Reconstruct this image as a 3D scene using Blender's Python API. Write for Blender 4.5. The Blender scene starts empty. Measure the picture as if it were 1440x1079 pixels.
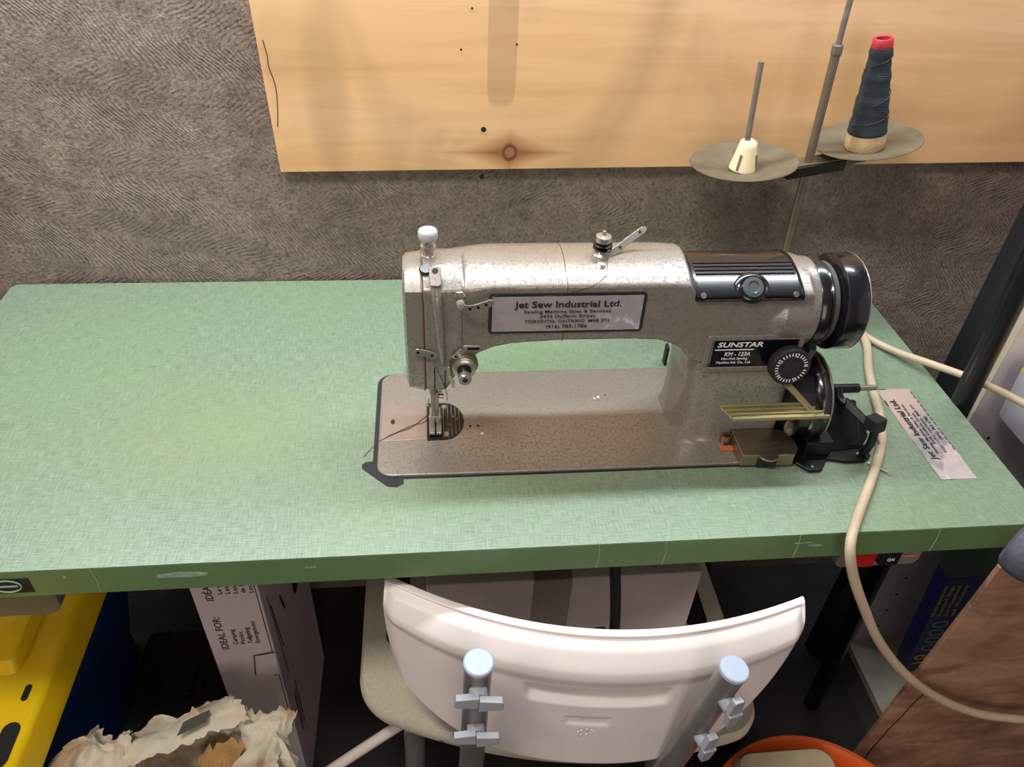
import bpy, bmesh, math, random
from mathutils import Vector, Matrix, noise
random.seed(7)
S = bpy.context.scene
COL = S.collection
PI = math.pi
# ---------------------------------------------------------------- camera
CAMP = Vector((0.5949, -0.4936, 1.3661)); YAW, PITCH, ROLL, F = 0.1272, 0.6812, 0.0544, 1090.18
cy, sy, cp, sp = math.cos(YAW), math.sin(YAW), math.cos(PITCH), math.sin(PITCH)
fw = Vector((sy*cp, cy*cp, -sp)); rt = Vector((cy, -sy, 0)); up = rt.cross(fw)
c_, s_ = math.cos(ROLL), math.sin(ROLL)
rt, up = c_*rt + s_*up, -s_*rt + c_*up
cam = bpy.data.cameras.new('camera'); cam.sensor_width = 36; cam.lens = 36*F/1440; cam.clip_start = .02
camo = bpy.data.objects.new('camera', cam); COL.objects.link(camo)
camo.matrix_world = Matrix(((rt.x, up.x, -fw.x, CAMP.x), (rt.y, up.y, -fw.y, CAMP.y), (rt.z, up.z, -fw.z, CAMP.z), (0, 0, 0, 1)))
S.camera = camo
# ---------------------------------------------------------------- light and exposure
S.view_settings.view_transform = 'Standard'; S.view_settings.look = 'None'
S.view_settings.gamma = 1; S.view_settings.use_curve_mapping = False
S.view_settings.exposure = 0.22
W = bpy.data.worlds.new('world'); S.world = W; W.use_nodes = True
W.node_tree.nodes['Background'].inputs[0].default_value = (0.9, 0.82, 0.8, 1)
W.node_tree.nodes['Background'].inputs[1].default_value = 0.35
def area(name, loc, target, sx, sy_, power, col, spread=180):
    l = bpy.data.lights.new(name, 'AREA'); l.shape = 'RECTANGLE'; l.size = sx; l.size_y = sy_
    l.energy = power; l.color = col; l.spread = math.radians(spread)
    o = bpy.data.objects.new(name, l); COL.objects.link(o); o.location = loc
    d = Vector(target) - Vector(loc); o.rotation_euler = d.to_track_quat('-Z', 'Y').to_euler()
    return o
area('tube_light', (0.62, 0.42, 1.68), (0.62, 0.12, 0.75), 1.75, 0.06, 18, (0.86, 0.95, 1.0))
area('front_lamp', (0.25, -0.35, 2.10), (0.50, 0.1, 0.75), 0.6, 0.12, 12, (1.0, 0.96, 0.90))
area('warm_lamp', (-0.9, -0.9, 2.2), (0.6, 0.2, 0.8), 0.35, 0.35, 4, (1.0, 0.84, 0.66))
area('low_fill_light', (0.9, -2.45, 1.15), (0.8, 0.2, 0.5), 1.0, 1.6, 12, (1.0, 0.90, 0.89))  # added low fill from behind the camera, reaching under the table; no doorway modelled

# ---------------------------------------------------------------- helpers
def lin(r, g, b):
    f = lambda v: (v/255/12.92) if v/255 <= .04045 else ((v/255+.055)/1.055)**2.4
    return (f(r), f(g), f(b), 1)
def mat(name, col, rough=.5, metal=0, var=0, vscale=30, bump=0, bscale=200, coat=0, spec=None, aniso=None, sss=0):
    m = bpy.data.materials.new(name); m.use_nodes = True; nt = m.node_tree
    b = nt.nodes['Principled BSDF']
    b.inputs['Base Color'].default_value = col; b.inputs['Roughness'].default_value = rough
    b.inputs['Metallic'].default_value = metal; b.inputs['Coat Weight'].default_value = coat
    if spec is not None: b.inputs['Specular IOR Level'].default_value = spec
    if sss: b.inputs['Subsurface Weight'].default_value = sss; b.inputs['Subsurface Radius'].default_value = (.01, .007, .006)
    tc = nt.nodes.new('ShaderNodeTexCoord')
    if var or True:
        n = nt.nodes.new('ShaderNodeTexNoise'); n.inputs['Scale'].default_value = vscale; n.inputs['Detail'].default_value = 5
        nt.links.new(tc.outputs['Object'], n.inputs['Vector'])
        mr = nt.nodes.new('ShaderNodeMapRange'); mr.inputs[1].default_value = .3; mr.inputs[2].default_value = .7
        v = var or .06
        mr.inputs[3].default_value = 1-v; mr.inputs[4].default_value = 1+v*.6
        nt.links.new(n.outputs[0], mr.inputs[0])
        mx = nt.nodes.new('ShaderNodeVectorMath'); mx.operation = 'MULTIPLY'
        mx.inputs[0].default_value = col[:3]; nt.links.new(mr.outputs[0], mx.inputs[1])
        nt.links.new(mx.outputs[0], b.inputs['Base Color'])
    if bump:
        n2 = nt.nodes.new('ShaderNodeTexNoise'); n2.inputs['Scale'].default_value = bscale; n2.inputs['Detail'].default_value = 3
        nt.links.new(tc.outputs['Object'], n2.inputs['Vector'])
        bp = nt.nodes.new('ShaderNodeBump'); bp.inputs['Strength'].default_value = bump; bp.inputs['Distance'].default_value = .001
        nt.links.new(n2.outputs[0], bp.inputs['Height']); nt.links.new(bp.outputs[0], b.inputs['Normal'])
    return m
class N:   # tiny node-building helper
    def __init__(s, m): s.nt = m.node_tree; s.b = s.nt.nodes['Principled BSDF']
    def n(s, t, **k):
        x = s.nt.nodes.new('ShaderNode'+t)
        for a, v in k.items():
            if hasattr(x, a): setattr(x, a, v)
            else: x.inputs[a.replace('_', ' ')].default_value = v
        return x
    def l(s, a, b): s.nt.links.new(a, b)
    def math(s, op, a, b=None, clamp=False):
        x = s.nt.nodes.new('ShaderNodeMath'); x.operation = op; x.use_clamp = clamp
        for i, v in enumerate((a, b)):
            if v is None: continue
            if isinstance(v, (int, float)): x.inputs[i].default_value = v
            else: s.l(v, x.inputs[i])
        return x.outputs[0]
    def mix(s, f, a, b):
        x = s.nt.nodes.new('ShaderNodeMix'); x.data_type = 'RGBA'
        for i, v in ((0, f), (6, a), (7, b)):
            if isinstance(v, (int, float, tuple)): x.inputs[i].default_value = v
            else: s.l(v, x.inputs[i])
        return x.outputs[2]
    def mr(s, v, a, b, c, d, smooth=False):
        x = s.nt.nodes.new('ShaderNodeMapRange')
        if smooth: x.interpolation_type = 'SMOOTHSTEP'
        s.l(v, x.inputs[0])
        for i, q in enumerate((a, b, c, d)): x.inputs[i+1].default_value = q
        return x.outputs[0]

def link(name, me, m, parent=None, smooth=True, bevel=0, seg=2):
    o = bpy.data.objects.new(name, me); COL.objects.link(o)
    if m: me.materials.append(m)
    if parent: o.parent = parent; o.matrix_parent_inverse = parent.matrix_world.inverted()
    if smooth:
        for p in me.polygons: p.use_smooth = True
    if bevel:
        md = o.modifiers.new('bev', 'BEVEL'); md.width = bevel; md.segments = seg; md.limit_method = 'ANGLE'; md.angle_limit = math.radians(35)
        md.harden_normals = True
    return o
def finish(name, bm, m, parent=None, smooth=None, bevel=0, seg=2):
    bmesh.ops.recalc_face_normals(bm, faces=bm.faces)
    me = bpy.data.meshes.new(name)
    bm.to_mesh(me); bm.free()
    sm = (bevel > 0) if smooth is None else smooth
    o = link(name, me, m, parent, sm, bevel, seg)
    if sm:
        try: me.set_sharp_from_angle(angle=math.radians(42))
        except Exception: pass
    return o
def empty(name, loc, label, cat, group=None, rz=0):
    o = bpy.data.objects.new(name, None); COL.objects.link(o); o.location = loc; o.rotation_euler.z = rz
    o.empty_display_size = .05; o['label'] = label; o['category'] = cat
    if group: o['group'] = group
    bpy.context.view_layer.update()
    return o
def tag(o, label, cat, group=None):
    o['label'] = label; o['category'] = cat
    if group: o['group'] = group
    return o
def struct(o): o['kind'] = 'structure'; return o
def B(): return bmesh.new()
def box(bm, x0, x1, y0, y1, z0, z1, M=None):
    vs = [bm.verts.new((x, y, z)) for x in (x0, x1) for y in (y0, y1) for z in (z0, z1)]
    for f in ((0, 1, 3, 2), (4, 6, 7, 5), (0, 4, 5, 1), (2, 3, 7, 6), (0, 2, 6, 4), (1, 5, 7, 3)): bm.faces.new([vs[i] for i in f])
    if M: bmesh.ops.transform(bm, matrix=M, verts=vs)
    return vs
def hexa(bm, P):   # eight points, order as box
    vs = [bm.verts.new(p) for p in P]
    for f in ((0, 1, 3, 2), (4, 6, 7, 5), (0, 4, 5, 1), (2, 3, 7, 6), (0, 2, 6, 4), (1, 5, 7, 3)): bm.faces.new([vs[i] for i in f])
def loft(bm, rings, cap=True, closed=True):
    R = [[bm.verts.new(p) for p in r] for r in rings]
    n = len(R[0])
    for a, b in zip(R, R[1:]):
        for i in range(n if closed else n-1):
            bm.faces.new((a[i], a[(i+1) % n], b[(i+1) % n], b[i]))
    if cap: bm.faces.new(R[0][::-1]); bm.faces.new(R[-1])
    return R
def smoothpath(P, k=8):
    P = [Vector(p) for p in P]; out = []
    for i in range(len(P)-1):
        p0 = P[max(i-1, 0)]; p1 = P[i]; p2 = P[i+1]; p3 = P[min(i+2, len(P)-1)]
        for j in range(k):
            t = j/k
            out.append(.5*((2*p1)+(p2-p0)*t+(2*p0-5*p1+4*p2-p3)*t*t+(3*p1-3*p2+p3-p0)*t*t*t))
    out.append(P[-1]); return out
def tube(bm, P, r, n=14, sm=0, cap=True, sx=1, syy=1):
    if sm: P = smoothpath(P, sm)
    P = [Vector(p) for p in P]; rs = r if isinstance(r, (list, tuple)) else [r]*len(P)
    t0 = (P[1]-P[0]).normalized(); a = Vector((0, 0, 1)) if abs(t0.z) < .9 else Vector((1, 0, 0))
    u = t0.cross(a).normalized(); rings = []
    for i, p in enumerate(P):
        t = (P[min(i+1, len(P)-1)]-P[max(i-1, 0)]).normalized()
        u = (u-t*u.dot(t)).normalized(); w = t.cross(u)
        rings.append([p+rs[i]*(sx*math.cos(2*PI*k/n)*u+syy*math.sin(2*PI*k/n)*w) for k in range(n)])
    loft(bm, rings, cap)
def lathe(bm, prof, origin, axis=(0, 0, 1), n=32):   # prof: (radius, height)
    ax = Vector(axis).normalized(); a = Vector((1, 0, 0)) if abs(ax.x) < .9 else Vector((0, 0, 1))
    u = (a-ax*a.dot(ax)).normalized(); w = ax.cross(u); O = Vector(origin)
    rings = [[O+ax*h+max(r, 1e-5)*(math.cos(2*PI*k/n)*u+math.sin(2*PI*k/n)*w) for k in range(n)] for r, h in prof]
    loft(bm, rings, True)
def prism(bm, pts, o, ex, ey, ez, h):   # polygon in plane (ex,ey) at o, thickness h along ez
    o, ex, ey, ez = Vector(o), Vector(ex), Vector(ey), Vector(ez)
    loft(bm, [[o+ex*x+ey*y for x, y in pts], [o+ex*x+ey*y+ez*h for x, y in pts]])
def rrect(w, h, r, n=6, cx=0, cy=0):
    out = []
    for sx, sy2, a0 in ((1, 1, 0), (-1, 1, 90), (-1, -1, 180), (1, -1, 270)):
        for i in range(n+1):
            a = math.radians(a0+90*i/n)
            out.append((cx+sx*(w/2-r)+r*math.cos(a), cy+sy2*(h/2-r)+r*math.sin(a)))
    return out
def text(bm, s, o, ex, ey, height, width=None, bold=0, shear=0, align='LEFT', depth=.00025):
    cu = bpy.data.curves.new('t', 'FONT'); cu.body = s; cu.size = 1; cu.offset = bold; cu.shear = shear; cu.extrude = .5; cu.resolution_u = 3
    ob = bpy.data.objects.new('t', cu); COL.objects.link(ob)
    dg = bpy.context.evaluated_depsgraph_get(); me = bpy.data.meshes.new_from_object(ob.evaluated_get(dg))
    xs = [v.co.x for v in me.vertices]; x0, x1 = min(xs), max(xs)
    k = height/.72; kx = (width/(x1-x0)) if width else k
    off = {'LEFT': 0, 'CENTER': (x1-x0)/2, 'RIGHT': (x1-x0)}[align]
    o, ex, ey = Vector(o), Vector(ex).normalized(), Vector(ey).normalized(); ez = ex.cross(ey)
    for v in me.vertices:
        c = v.co.copy(); v.co = o+ex*((c.x-x0-off)*kx)+ey*(c.y*k)+ez*((c.z+.5)*depth)
    bm.from_mesh(me)
    COL.objects.unlink(ob); bpy.data.objects.remove(ob); bpy.data.curves.remove(cu); bpy.data.meshes.remove(me)
def each(name, bm, m, parent=None, smooth=False, bevel=0):   # every loose piece becomes a part of its own
    left = set(bm.verts); out = []
    bm.verts.ensure_lookup_table()
    while left:
        st = [left.pop()]; comp = set(st)
        while st:
            v = st.pop()
            for e in v.link_edges:
                w = e.other_vert(v)
                if w in left: left.discard(w); comp.add(w); st.append(w)
        nb = bmesh.new(); mp = {v: nb.verts.new(v.co) for v in comp}
        for f in bm.faces:
            if f.verts[0] in comp: nb.faces.new([mp[v] for v in f.verts])
        out.append(finish(name, nb, m, parent, smooth=smooth or bevel > 0, bevel=bevel))
    bm.free(); return out
def plain(name, bm, m, parent=None): return finish(name, bm, m, parent, smooth=False)

# ---------------------------------------------------------------- materials
M_black = mat('black enamel', lin(16, 17, 22), .22, 0, coat=.5)
M_blackm = mat('black oily metal', lin(20, 20, 24), .38, .3, var=.4, vscale=90)
M_rub = mat('black rubber', lin(24, 24, 26), .7)
M_chrome = mat('worn chrome', lin(190, 184, 176), .26, .8, var=.15, vscale=200)
M_steel = mat('dull steel', lin(150, 142, 132), .34, .65, var=.25, vscale=60)
M_dark = mat('dark steel', lin(58, 54, 52), .32, .9, var=.2, vscale=100)
M_ink = mat('black ink', lin(22, 22, 26), .6)
M_white = mat('white print', lin(225, 225, 220), .5)
M_thread = mat('brown thread', lin(70, 52, 42), .8)

def m_wall():
    m = mat('combed grey cement render', lin(128, 118, 109), .9); g = N(m)
    tc = g.n('TexCoord').outputs['Object']
    ns = g.n('TexNoise', Scale=6.0, Detail=2.0); g.l(tc, ns.inputs['Vector'])
    vm = g.n('VectorMath', operation='MULTIPLY_ADD'); g.l(ns.outputs['Color'], vm.inputs[0]); vm.inputs[1].default_value = (.05, .05, .05); g.l(tc, vm.inputs[2])
    vo = g.n('TexVoronoi', Scale=4.0); g.l(vm.outputs[0], vo.inputs['Vector']); vo.feature = 'SMOOTH_F1'; vo.inputs['Smoothness'].default_value = .15
    n1 = g.n('TexNoise', Scale=45.0, Detail=8.0, Roughness=.7); g.l(tc, n1.inputs['Vector'])
    sx_ = g.n('SeparateXYZ'); g.l(vm.outputs[0], sx_.inputs[0])
    bend = g.math('MULTIPLY', g.math('SINE', g.math('ADD', g.math('MULTIPLY', sx_.outputs[2], 58), g.math('MULTIPLY', sx_.outputs[0], 17))), .024)
    ring = g.math('SINE', g.math('ADD', g.math('MULTIPLY', g.math('ADD', sx_.outputs[0], bend), 820), g.math('MULTIPLY', n1.outputs[0], 14)))
    n2 = g.n('TexNoise', Scale=190.0, Detail=4.0, Roughness=.7); g.l(tc, n2.inputs['Vector'])
    amp = g.mr(ns.outputs[0], .36, .62, .03, .30)
    h = g.math('ADD', g.math('MULTIPLY', ring, amp), g.math('ADD', g.math('MULTIPLY', n1.outputs[0], 2.4), g.math('MULTIPLY', n2.outputs[0], 1.9)))
    bp = g.n('Bump', Strength=1.0, Distance=.0030); g.l(h, bp.inputs['Height']); g.l(bp.outputs[0], g.b.inputs['Normal'])
    big = g.n('TexNoise', Scale=4.0, Detail=5.0); g.l(tc, big.inputs['Vector'])
    c = g.mix(g.mr(big.outputs[0], .35, .65, 0, 1), lin(148, 131, 122), lin(172, 153, 138))
    c = g.mix(g.mr(n1.outputs[0], .36, .6, .45, 0), c, lin(84, 75, 70))
    c = g.mix(g.mr(g.math('ADD', n2.outputs[0], g.math('MULTIPLY', ring, .03)), .36, .5, .55, 0), c, lin(82, 73, 68))
    c = g.mix(g.mr(g.math('ADD', n2.outputs[0], g.math('MULTIPLY', n1.outputs[0], .35)), .80, .9, 0, .55), c, lin(190, 182, 168))
    g.l(c, g.b.inputs['Base Color']); return m
def m_table():
    m = mat('green linen laminate', lin(120, 160, 120), .4); g = N(m)
    tc = g.n('TexCoord').outputs['Object']
    outs = []
    for sc in ((60, 900, 60), (900, 60, 60)):
        mp = g.n('Mapping'); mp.inputs['Scale'].default_value = sc; g.l(tc, mp.inputs['Vector'])
        n = g.n('TexNoise', Scale=1.0, Detail=2.0); g.l(mp.outputs[0], n.inputs['Vector']); outs.append(n.outputs[0])
    wv = g.math('ADD', outs[0], outs[1])
    big = g.n('TexNoise', Scale=5.0, Detail=6.0); g.l(tc, big.inputs['Vector'])
    st = g.n('TexNoise', Scale=2.2, Detail=4.0); g.l(tc, st.inputs['Vector'])
    c = g.mix(g.mr(wv, .8, 1.2, 0, 1), lin(100, 121, 96), lin(130, 146, 126))
    c = g.mix(g.mr(big.outputs[0], .45, .75, 0, .35), c, lin(112, 140, 84))
    # brown stain on the left part
    sp2 = g.n('SeparateXYZ'); g.l(tc, sp2.inputs[0])
    dx = g.math('MULTIPLY', g.math('SUBTRACT', sp2.outputs[0], .31), 6.5); dy = g.math('MULTIPLY', g.math('SUBTRACT', sp2.outputs[1], .19), 7.5)
    d = g.math('SQRT', g.math('ADD', g.math('MULTIPLY', dx, dx), g.math('MULTIPLY', dy, dy)))
    d = g.math('ADD', d, g.math('MULTIPLY', st.outputs[0], .5))
    c = g.mix(g.mr(d, .45, 1.3, .30, 0, True), c, lin(126, 134, 84))
    g.l(c, g.b.inputs['Base Color'])
    g.l(g.mr(big.outputs[0], .3, .7, .30, .40), g.b.inputs['Roughness']); g.b.inputs['Specular IOR Level'].default_value = .75
    bp = g.n('Bump', Strength=.35, Distance=.0004); g.l(wv, bp.inputs['Height']); g.l(bp.outputs[0], g.b.inputs['Normal'])
    return m
def m_hammer():
    m = mat('grey beige hammertone paint', lin(150, 140, 124), .30, .4, coat=.4); g = N(m)
    tc = g.n('TexCoord').outputs['Object']
    vo = g.n('TexVoronoi', Scale=560.0, feature='DISTANCE_TO_EDGE'); 
    ns = g.n('TexNoise', Scale=220.0, Detail=3.0); g.l(tc, ns.inputs['Vector'])
    vm = g.n('VectorMath', operation='MULTIPLY_ADD'); g.l(ns.outputs['Color'], vm.inputs[0]); vm.inputs[1].default_value = (.006, .006, .006); g.l(tc, vm.inputs[2])
    g.l(vm.outputs[0], vo.inputs['Vector'])
    n1 = g.n('TexNoise', Scale=300.0, Detail=3.0); g.l(tc, n1.inputs['Vector'])
    crack = g.math('MULTIPLY', g.mr(vo.outputs['Distance'], .0, .13, 1, 0), g.mr(n1.outputs[0], .46, .60, 0, .8))
    c = g.mix(crack, lin(146, 138, 130), lin(60, 54, 49))
    big = g.n('TexNoise', Scale=9.0, Detail=5.0); g.l(tc, big.inputs['Vector'])
    c = g.mix(g.mr(big.outputs[0], .4, .7, 0, .22), c, lin(140, 124, 84))
    g.l(c, g.b.inputs['Base Color'])
    bp = g.n('Bump', Strength=.45, Distance=.0005); g.l(g.math('SUBTRACT', n1.outputs[0], g.math('MULTIPLY', crack, .7)), bp.inputs['Height']); g.l(bp.outputs[0], g.b.inputs['Normal'])
    return m
def m_pine(knot):
    m = mat('pine board', lin(220, 178, 124), .5); g = N(m)
    tc = g.n('TexCoord').outputs['Object']
    mp = g.n('Mapping'); mp.inputs['Scale'].default_value = (3, 40, 34); g.l(tc, mp.inputs['Vector'])
    n = g.n('TexNoise', Scale=1.0, Detail=8.0, Roughness=.6, Distortion=.6); g.l(mp.outputs[0], n.inputs['Vector'])
    mp2 = g.n('Mapping'); mp2.inputs['Scale'].default_value = (.9, 9, 9); g.l(tc, mp2.inputs['Vector'])
    n2 = g.n('TexNoise', Scale=1.0, Detail=4.0, Distortion=.8); g.l(mp2.outputs[0], n2.inputs['Vector'])
    c = g.mix(g.mr(n2.outputs[0], .35, .65, 0, 1), lin(222, 176, 126), lin(230, 190, 146))
    c = g.mix(g.mr(n.outputs[0], .45, .72, 0, .45), c, lin(190, 138, 82))
    mp3 = g.n('Mapping'); mp3.inputs['Scale'].default_value = (6, 6, 2.5); g.l(tc, mp3.inputs['Vector'])
    st = g.n('TexNoise', Scale=1.0, Detail=5.0, Distortion=1.2); g.l(mp3.outputs[0], st.inputs['Vector'])
    c = g.mix(g.mr(st.outputs[0], .52, .72, 0, .4), c, lin(150, 124, 94))
    s3 = g.n('SeparateXYZ'); g.l(tc, s3.inputs[0])
    def blob(x, z, ax, az, p=1):
        a = g.math('ABSOLUTE', g.math('MULTIPLY', g.math('SUBTRACT', s3.outputs[0], x), 1/ax))
        b = g.math('ABSOLUTE', g.math('MULTIPLY', g.math('SUBTRACT', s3.outputs[2], z), 1/az))
        return g.math('ADD', g.math('POWER', a, p), g.math('POWER', b, p))
    kx, kz = knot
    c = g.mix(g.mr(blob(kx, kz, .085, .030, .75), .45, 1.15, .95, 0), c, lin(150, 92, 48))
    c = g.mix(g.mr(blob(kx, kz, .011, .013, 2), .6, 1.1, .95, 0), c, lin(104, 62, 36))
    c = g.mix(g.mr(blob(kx, kz, .0075, .0085, 2), .55, .95, 1, 0), c, lin(150, 108, 66))
    # grey rubbed patch, scuffs
    wob = g.math('MULTIPLY', g.math('SUBTRACT', st.outputs[0], .5), .8)
    c = g.mix(g.math('MULTIPLY', g.mr(g.math('ADD', blob(.688, 1.10, .018, .085, 6), wob), .8, 1.3, .42, 0), 1), c, lin(150, 118, 92))
    c = g.mix(g.mr(g.math('ADD', blob(.47, 1.03, .03, .13, 2), wob), .2, 1.2, .35, 0), c, lin(140, 116, 84))
    g.l(c, g.b.inputs['Base Color'])
    bp = g.n('Bump', Strength=.2, Distance=.0006); g.l(n.outputs[0], bp.inputs['Height']); g.l(bp.outputs[0], g.b.inputs['Normal'])
    return m
M_wall = m_wall(); M_table = m_table(); M_ham = m_hammer()
M_edge = mat('green edge band', lin(98, 128, 84), .38, var=.12, vscale=14)
M_foil = mat('crinkled silver foil', lin(248, 236, 236), .15, .72, bump=.5, bscale=70)
M_floor = mat('stained concrete floor', lin(44, 41, 39), .8, var=.4, vscale=9, bump=.5, bscale=60)
M_plastic = mat('white moulded plastic', lin(222, 212, 208), .42, var=.04, vscale=20, bump=.1, bscale=300, sss=.0)
M_seat = mat('off white seat plastic', lin(196, 188, 168), .55, var=.10, vscale=240, bump=.3, bscale=400)
M_alu = mat('grey tube aluminium', lin(146, 142, 140), .35, .6, var=.1)
M_cap = mat('pale blue grey plastic cap', lin(166, 176, 196), .45)
M_wing = mat('grey plastic', lin(150, 152, 158), .42)

# ---------------------------------------------------------------- room
bm = B(); box(bm, -1.6, 3.0, .520, .62, 0, 2.5); struct(plain('wall_back', bm, M_wall))
bm = B(); box(bm, -1.6, 3.0, -2.6, .62, -.1, 0); struct(plain('floor', bm, M_floor))

bm = B(); box(bm, -1.6, 3.0, -2.7, -2.6, 0, 2.5); struct(plain('wall_front', bm, mat('pale pink plaster', lin(196, 176, 164), .8)))
bm = B(); box(bm, -1.6, 3.0, -2.7, .62, 2.5, 2.6); struct(plain('ceiling', bm, mat('white ceiling paint', lin(214, 210, 204), .9)))

# ---------------------------------------------------------------- pine board on the wall
pb = empty('pine_board', (0.93, .511, .92), 'long pale pine board with a knot fixed flat on the cement wall', 'board')
KN = (0.702, .952)
bm = B()
TL, BLc, BRc = (.386, .502, 1.30), (.3985, .502, .9235), (1.75, .502, .951)
P = []
for x, zb, zt in ((.3985, .9235, 1.32), (1.75, .945, 1.32)):
    xx = x-.012 if x < 1 else x
    for y in (.502, .5195):
        P.append((x, y, zb)); P.append((xx, y, zt))
hexa(bm, P)
finish('plank', bm, m_pine(KN), pb, bevel=.0012)
for (x, z, r) in ((.6665, .9835, .0036), (1.066, .953, .0036), (.668, .0, 0)):
    if not r: continue
    bm = B(); lathe(bm, [(r, 0), (r*.9, -.0004)], (x, .5018, z), (0, 1, 0), 16); h = plain('screw_hole', bm, M_ink, pb)
for (x, z) in ((.637, 1.083), (.7055, 1.09), (.65, 1.13)):
    bm = B(); lathe(bm, [(.0014, 0), (.0012, -.0004)], (x, .5018, z), (0, 1, 0), 10); plain('nail_hole', bm, M_ink, pb)
# crack running down the left end
bm = B(); tube(bm, [(.4015, .5019, 1.09), (.404, .5019, 1.07), (.4035, .5019, 1.06), (.407, .5019, 1.045), (.4085, .5019, 1.03), (.4065, .5019, 1.005), (.4035, .5019, .985)], .0006, 6, 3); plain('crack', bm, M_ink, pb)
bm = B(); lathe(bm, [(.0034, 0), (.0032, -.0006)], (.6665, .5195, .910), (0, 1, 0), 14)
o = struct(plain('trim_1', bm, M_ink))

# ---------------------------------------------------------------- sewing table
TX, TD, TH = 1.2497, .5123, .75
tb = empty('sewing_table', (.62, .25, 0), 'long industrial sewing table with a worn green linen-patterned top and green edging', 'table')
BX0, BX1, BY0, BY1 = .5288, 1.008, .1036, .2816
out = rrect(TX, TD, .012, 5, TX/2, TD/2)
bm = B(); prism(bm, out, (0, 0, TH-.001), (1, 0, 0), (0, 1, 0), (0, 0, 1), .001); finish('table_surface', bm, M_table, tb, smooth=False)
bm = B(); prism(bm, [( x*1.0, y*1.0) for x, y in out], (0, 0, TH-.0395), (1, 0, 0), (0, 1, 0), (0, 0, 1), .0384); finish('table_board', bm, M_edge, tb, bevel=.0015)
# worn pale marks and seams on the front edging
M_wear = mat('worn pale paint', lin(150, 172, 150), .6, var=.5, vscale=120)
bm = B()
for x, w, zc, h in ((.345, .055, .733, .009), (.2375, .004, .738, .004), (.975, .022, .736, .002), (.99, .016, .731, .003), (1.06, .02, .7487, .0012), (1.10, .05, .749, .0012), (.468, .012, .735, .003)):
    pts = [(math.cos(a)*w/2*(.8+.3*random.random()), math.sin(a)*h/2*(.7+.5*random.random())) for a in [2*PI*i/14 for i in range(14)]]
    prism(bm, pts, (x, -.0003, zc), (1, 0, 0), (0, 0, 1), (0, 1, 0), .0004)
each('scuff_mark', bm, M_wear, tb)
bm = B()
for x in (.757, .827, .97, 1.125, .2645):
    tube(bm, [(x, -.0002, .712), (x+.001, -.0002, .73), (x-.001, -.0002, .749)], .0004, 5)
each('edge_seam', bm, mat('seam line', lin(160, 176, 140), .6), tb)
# round logo sticker on the edging, far left
lg = B(); box(lg, .150, .205, -.0006, 0, .7185, .7395); lgo = plain('edge_sticker', lg, M_ink, tb); lgo['label'] = 'small black sticker with a pale ring logo'
bm = B()
pts = [(.013*math.cos(2*PI*i/24), .0085*math.sin(2*PI*i/24)) for i in range(24)]
tube(bm, [(.183+x, -.0009, .729+z) for x, z in pts+pts[:1]], .0008, 6); box(bm, .173, .193, -.0014, -.0006, .728, .7298)
plain('ring_mark', bm, mat('sticker pale green', lin(150, 170, 150), .5), lgo)
# black finger pockets where the bed is let into the top
bm = B()
pk = [(.5165, .129), (.5335, .130), (.5345, .112), (.558, .101), (.5585, .094), (.551, .089), (.541, .0905), (.5215, .1095), (.5125, .119), (.512, .125)]
prism(bm, pk, (0, 0, TH-.002), (1, 0, 0), (0, 1, 0), (0, 0, 1), .0024)
prism(bm, rrect(BX1-BX0+.008, BY1-BY0+.006, .02, 6, (BX0+BX1)/2-.001, (BY0+BY1)/2), (0, 0, TH-.002), (1, 0, 0), (0, 1, 0), (0, 0, 1), .0022)
plain('machine_cutout', bm, M_ink, tb)
M_hinge = mat('black hinge rubber', lin(14, 14, 16), .5)
bm = B(); box(bm, .560, .580, .272, .300, TH, TH+.010); box(bm, .8945, .8985, .288, .300, TH, TH+.030); each('hinge_pad', bm, M_hinge, tb, bevel=.003)
# foil sticker on the table top
SX0, SX1, SY0, SY1 = 1.1605, 1.2045, .068, .2285
bm = B()
nx, ny = 10, 34; V = {}
for i in range(nx+1):
    for j in range(ny+1):
        u, w = i/nx, j/ny
        x = SX0+(SX1-SX0)*u; y = SY0+(SY1-SY0)*w
        cr = .0009*abs(noise.noise(Vector((x*60, y*45, 3)))) * (1.6 if w < .4 else .25)
        V[i, j] = bm.verts.new((x, y, TH+.0003+cr))
for i in range(nx):
    for j in range(ny): bm.faces.new((V[i, j], V[i+1, j], V[i+1, j+1], V[i, j+1]))
st = finish('dealer_sticker', bm, M_foil, tb, smooth=True); st['label'] = 'crinkled silver foil dealer sticker with black lettering'
TXT = [('Jet Sew Industrial Ltd.', .0075, .108, .0007+.012, .010), ('Sewing Machine Sales & Services', .0036, .088, 0, 0), ('2436 Dufferin Street', .0036, .056, 0, 0), ('TORONTO, ONTARIO  M6B 3T1', .0036, .086, 0, 0), ('(416) 783-1786', .0042, .042, 0, 0)]
def dealer(bm, o, ex, ey):   # o: lower-left corner of a .16 x .044 sticker
    o, ex, ey = Vector(o), Vector(ex), Vector(ey)
    for (s, h, w, _, _2), yy in zip(TXT, (.0295, .0228, .0172, .0112, .0045)):
        text(bm, s, o+ex*.079+ey*yy, ex, ey, h, w, bold=.018 if h > .005 else .004, align='CENTER')
bm = B(); dealer(bm, (SX1-.001, SY0+.006, TH+.0009), (0, 1, 0), (-1, 0, 0)); plain('lettering', bm, M_ink, st)
bm = B()
for i in range(13):
    y = .115+.0085*i; box(bm, SX1-.0012, SX1-.0002, y, y+random.uniform(.003, .007), TH+.0004, TH+.0009)
box(bm, SX0-.0004, SX0+.0008, .195, .206, TH+.0004, TH+.0009); box(bm, SX0+.002, SX0+.013, SY1-.001, SY1-.0002, TH+.0004, TH+.0009)
each('border_line', bm, M_ink, st)
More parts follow.
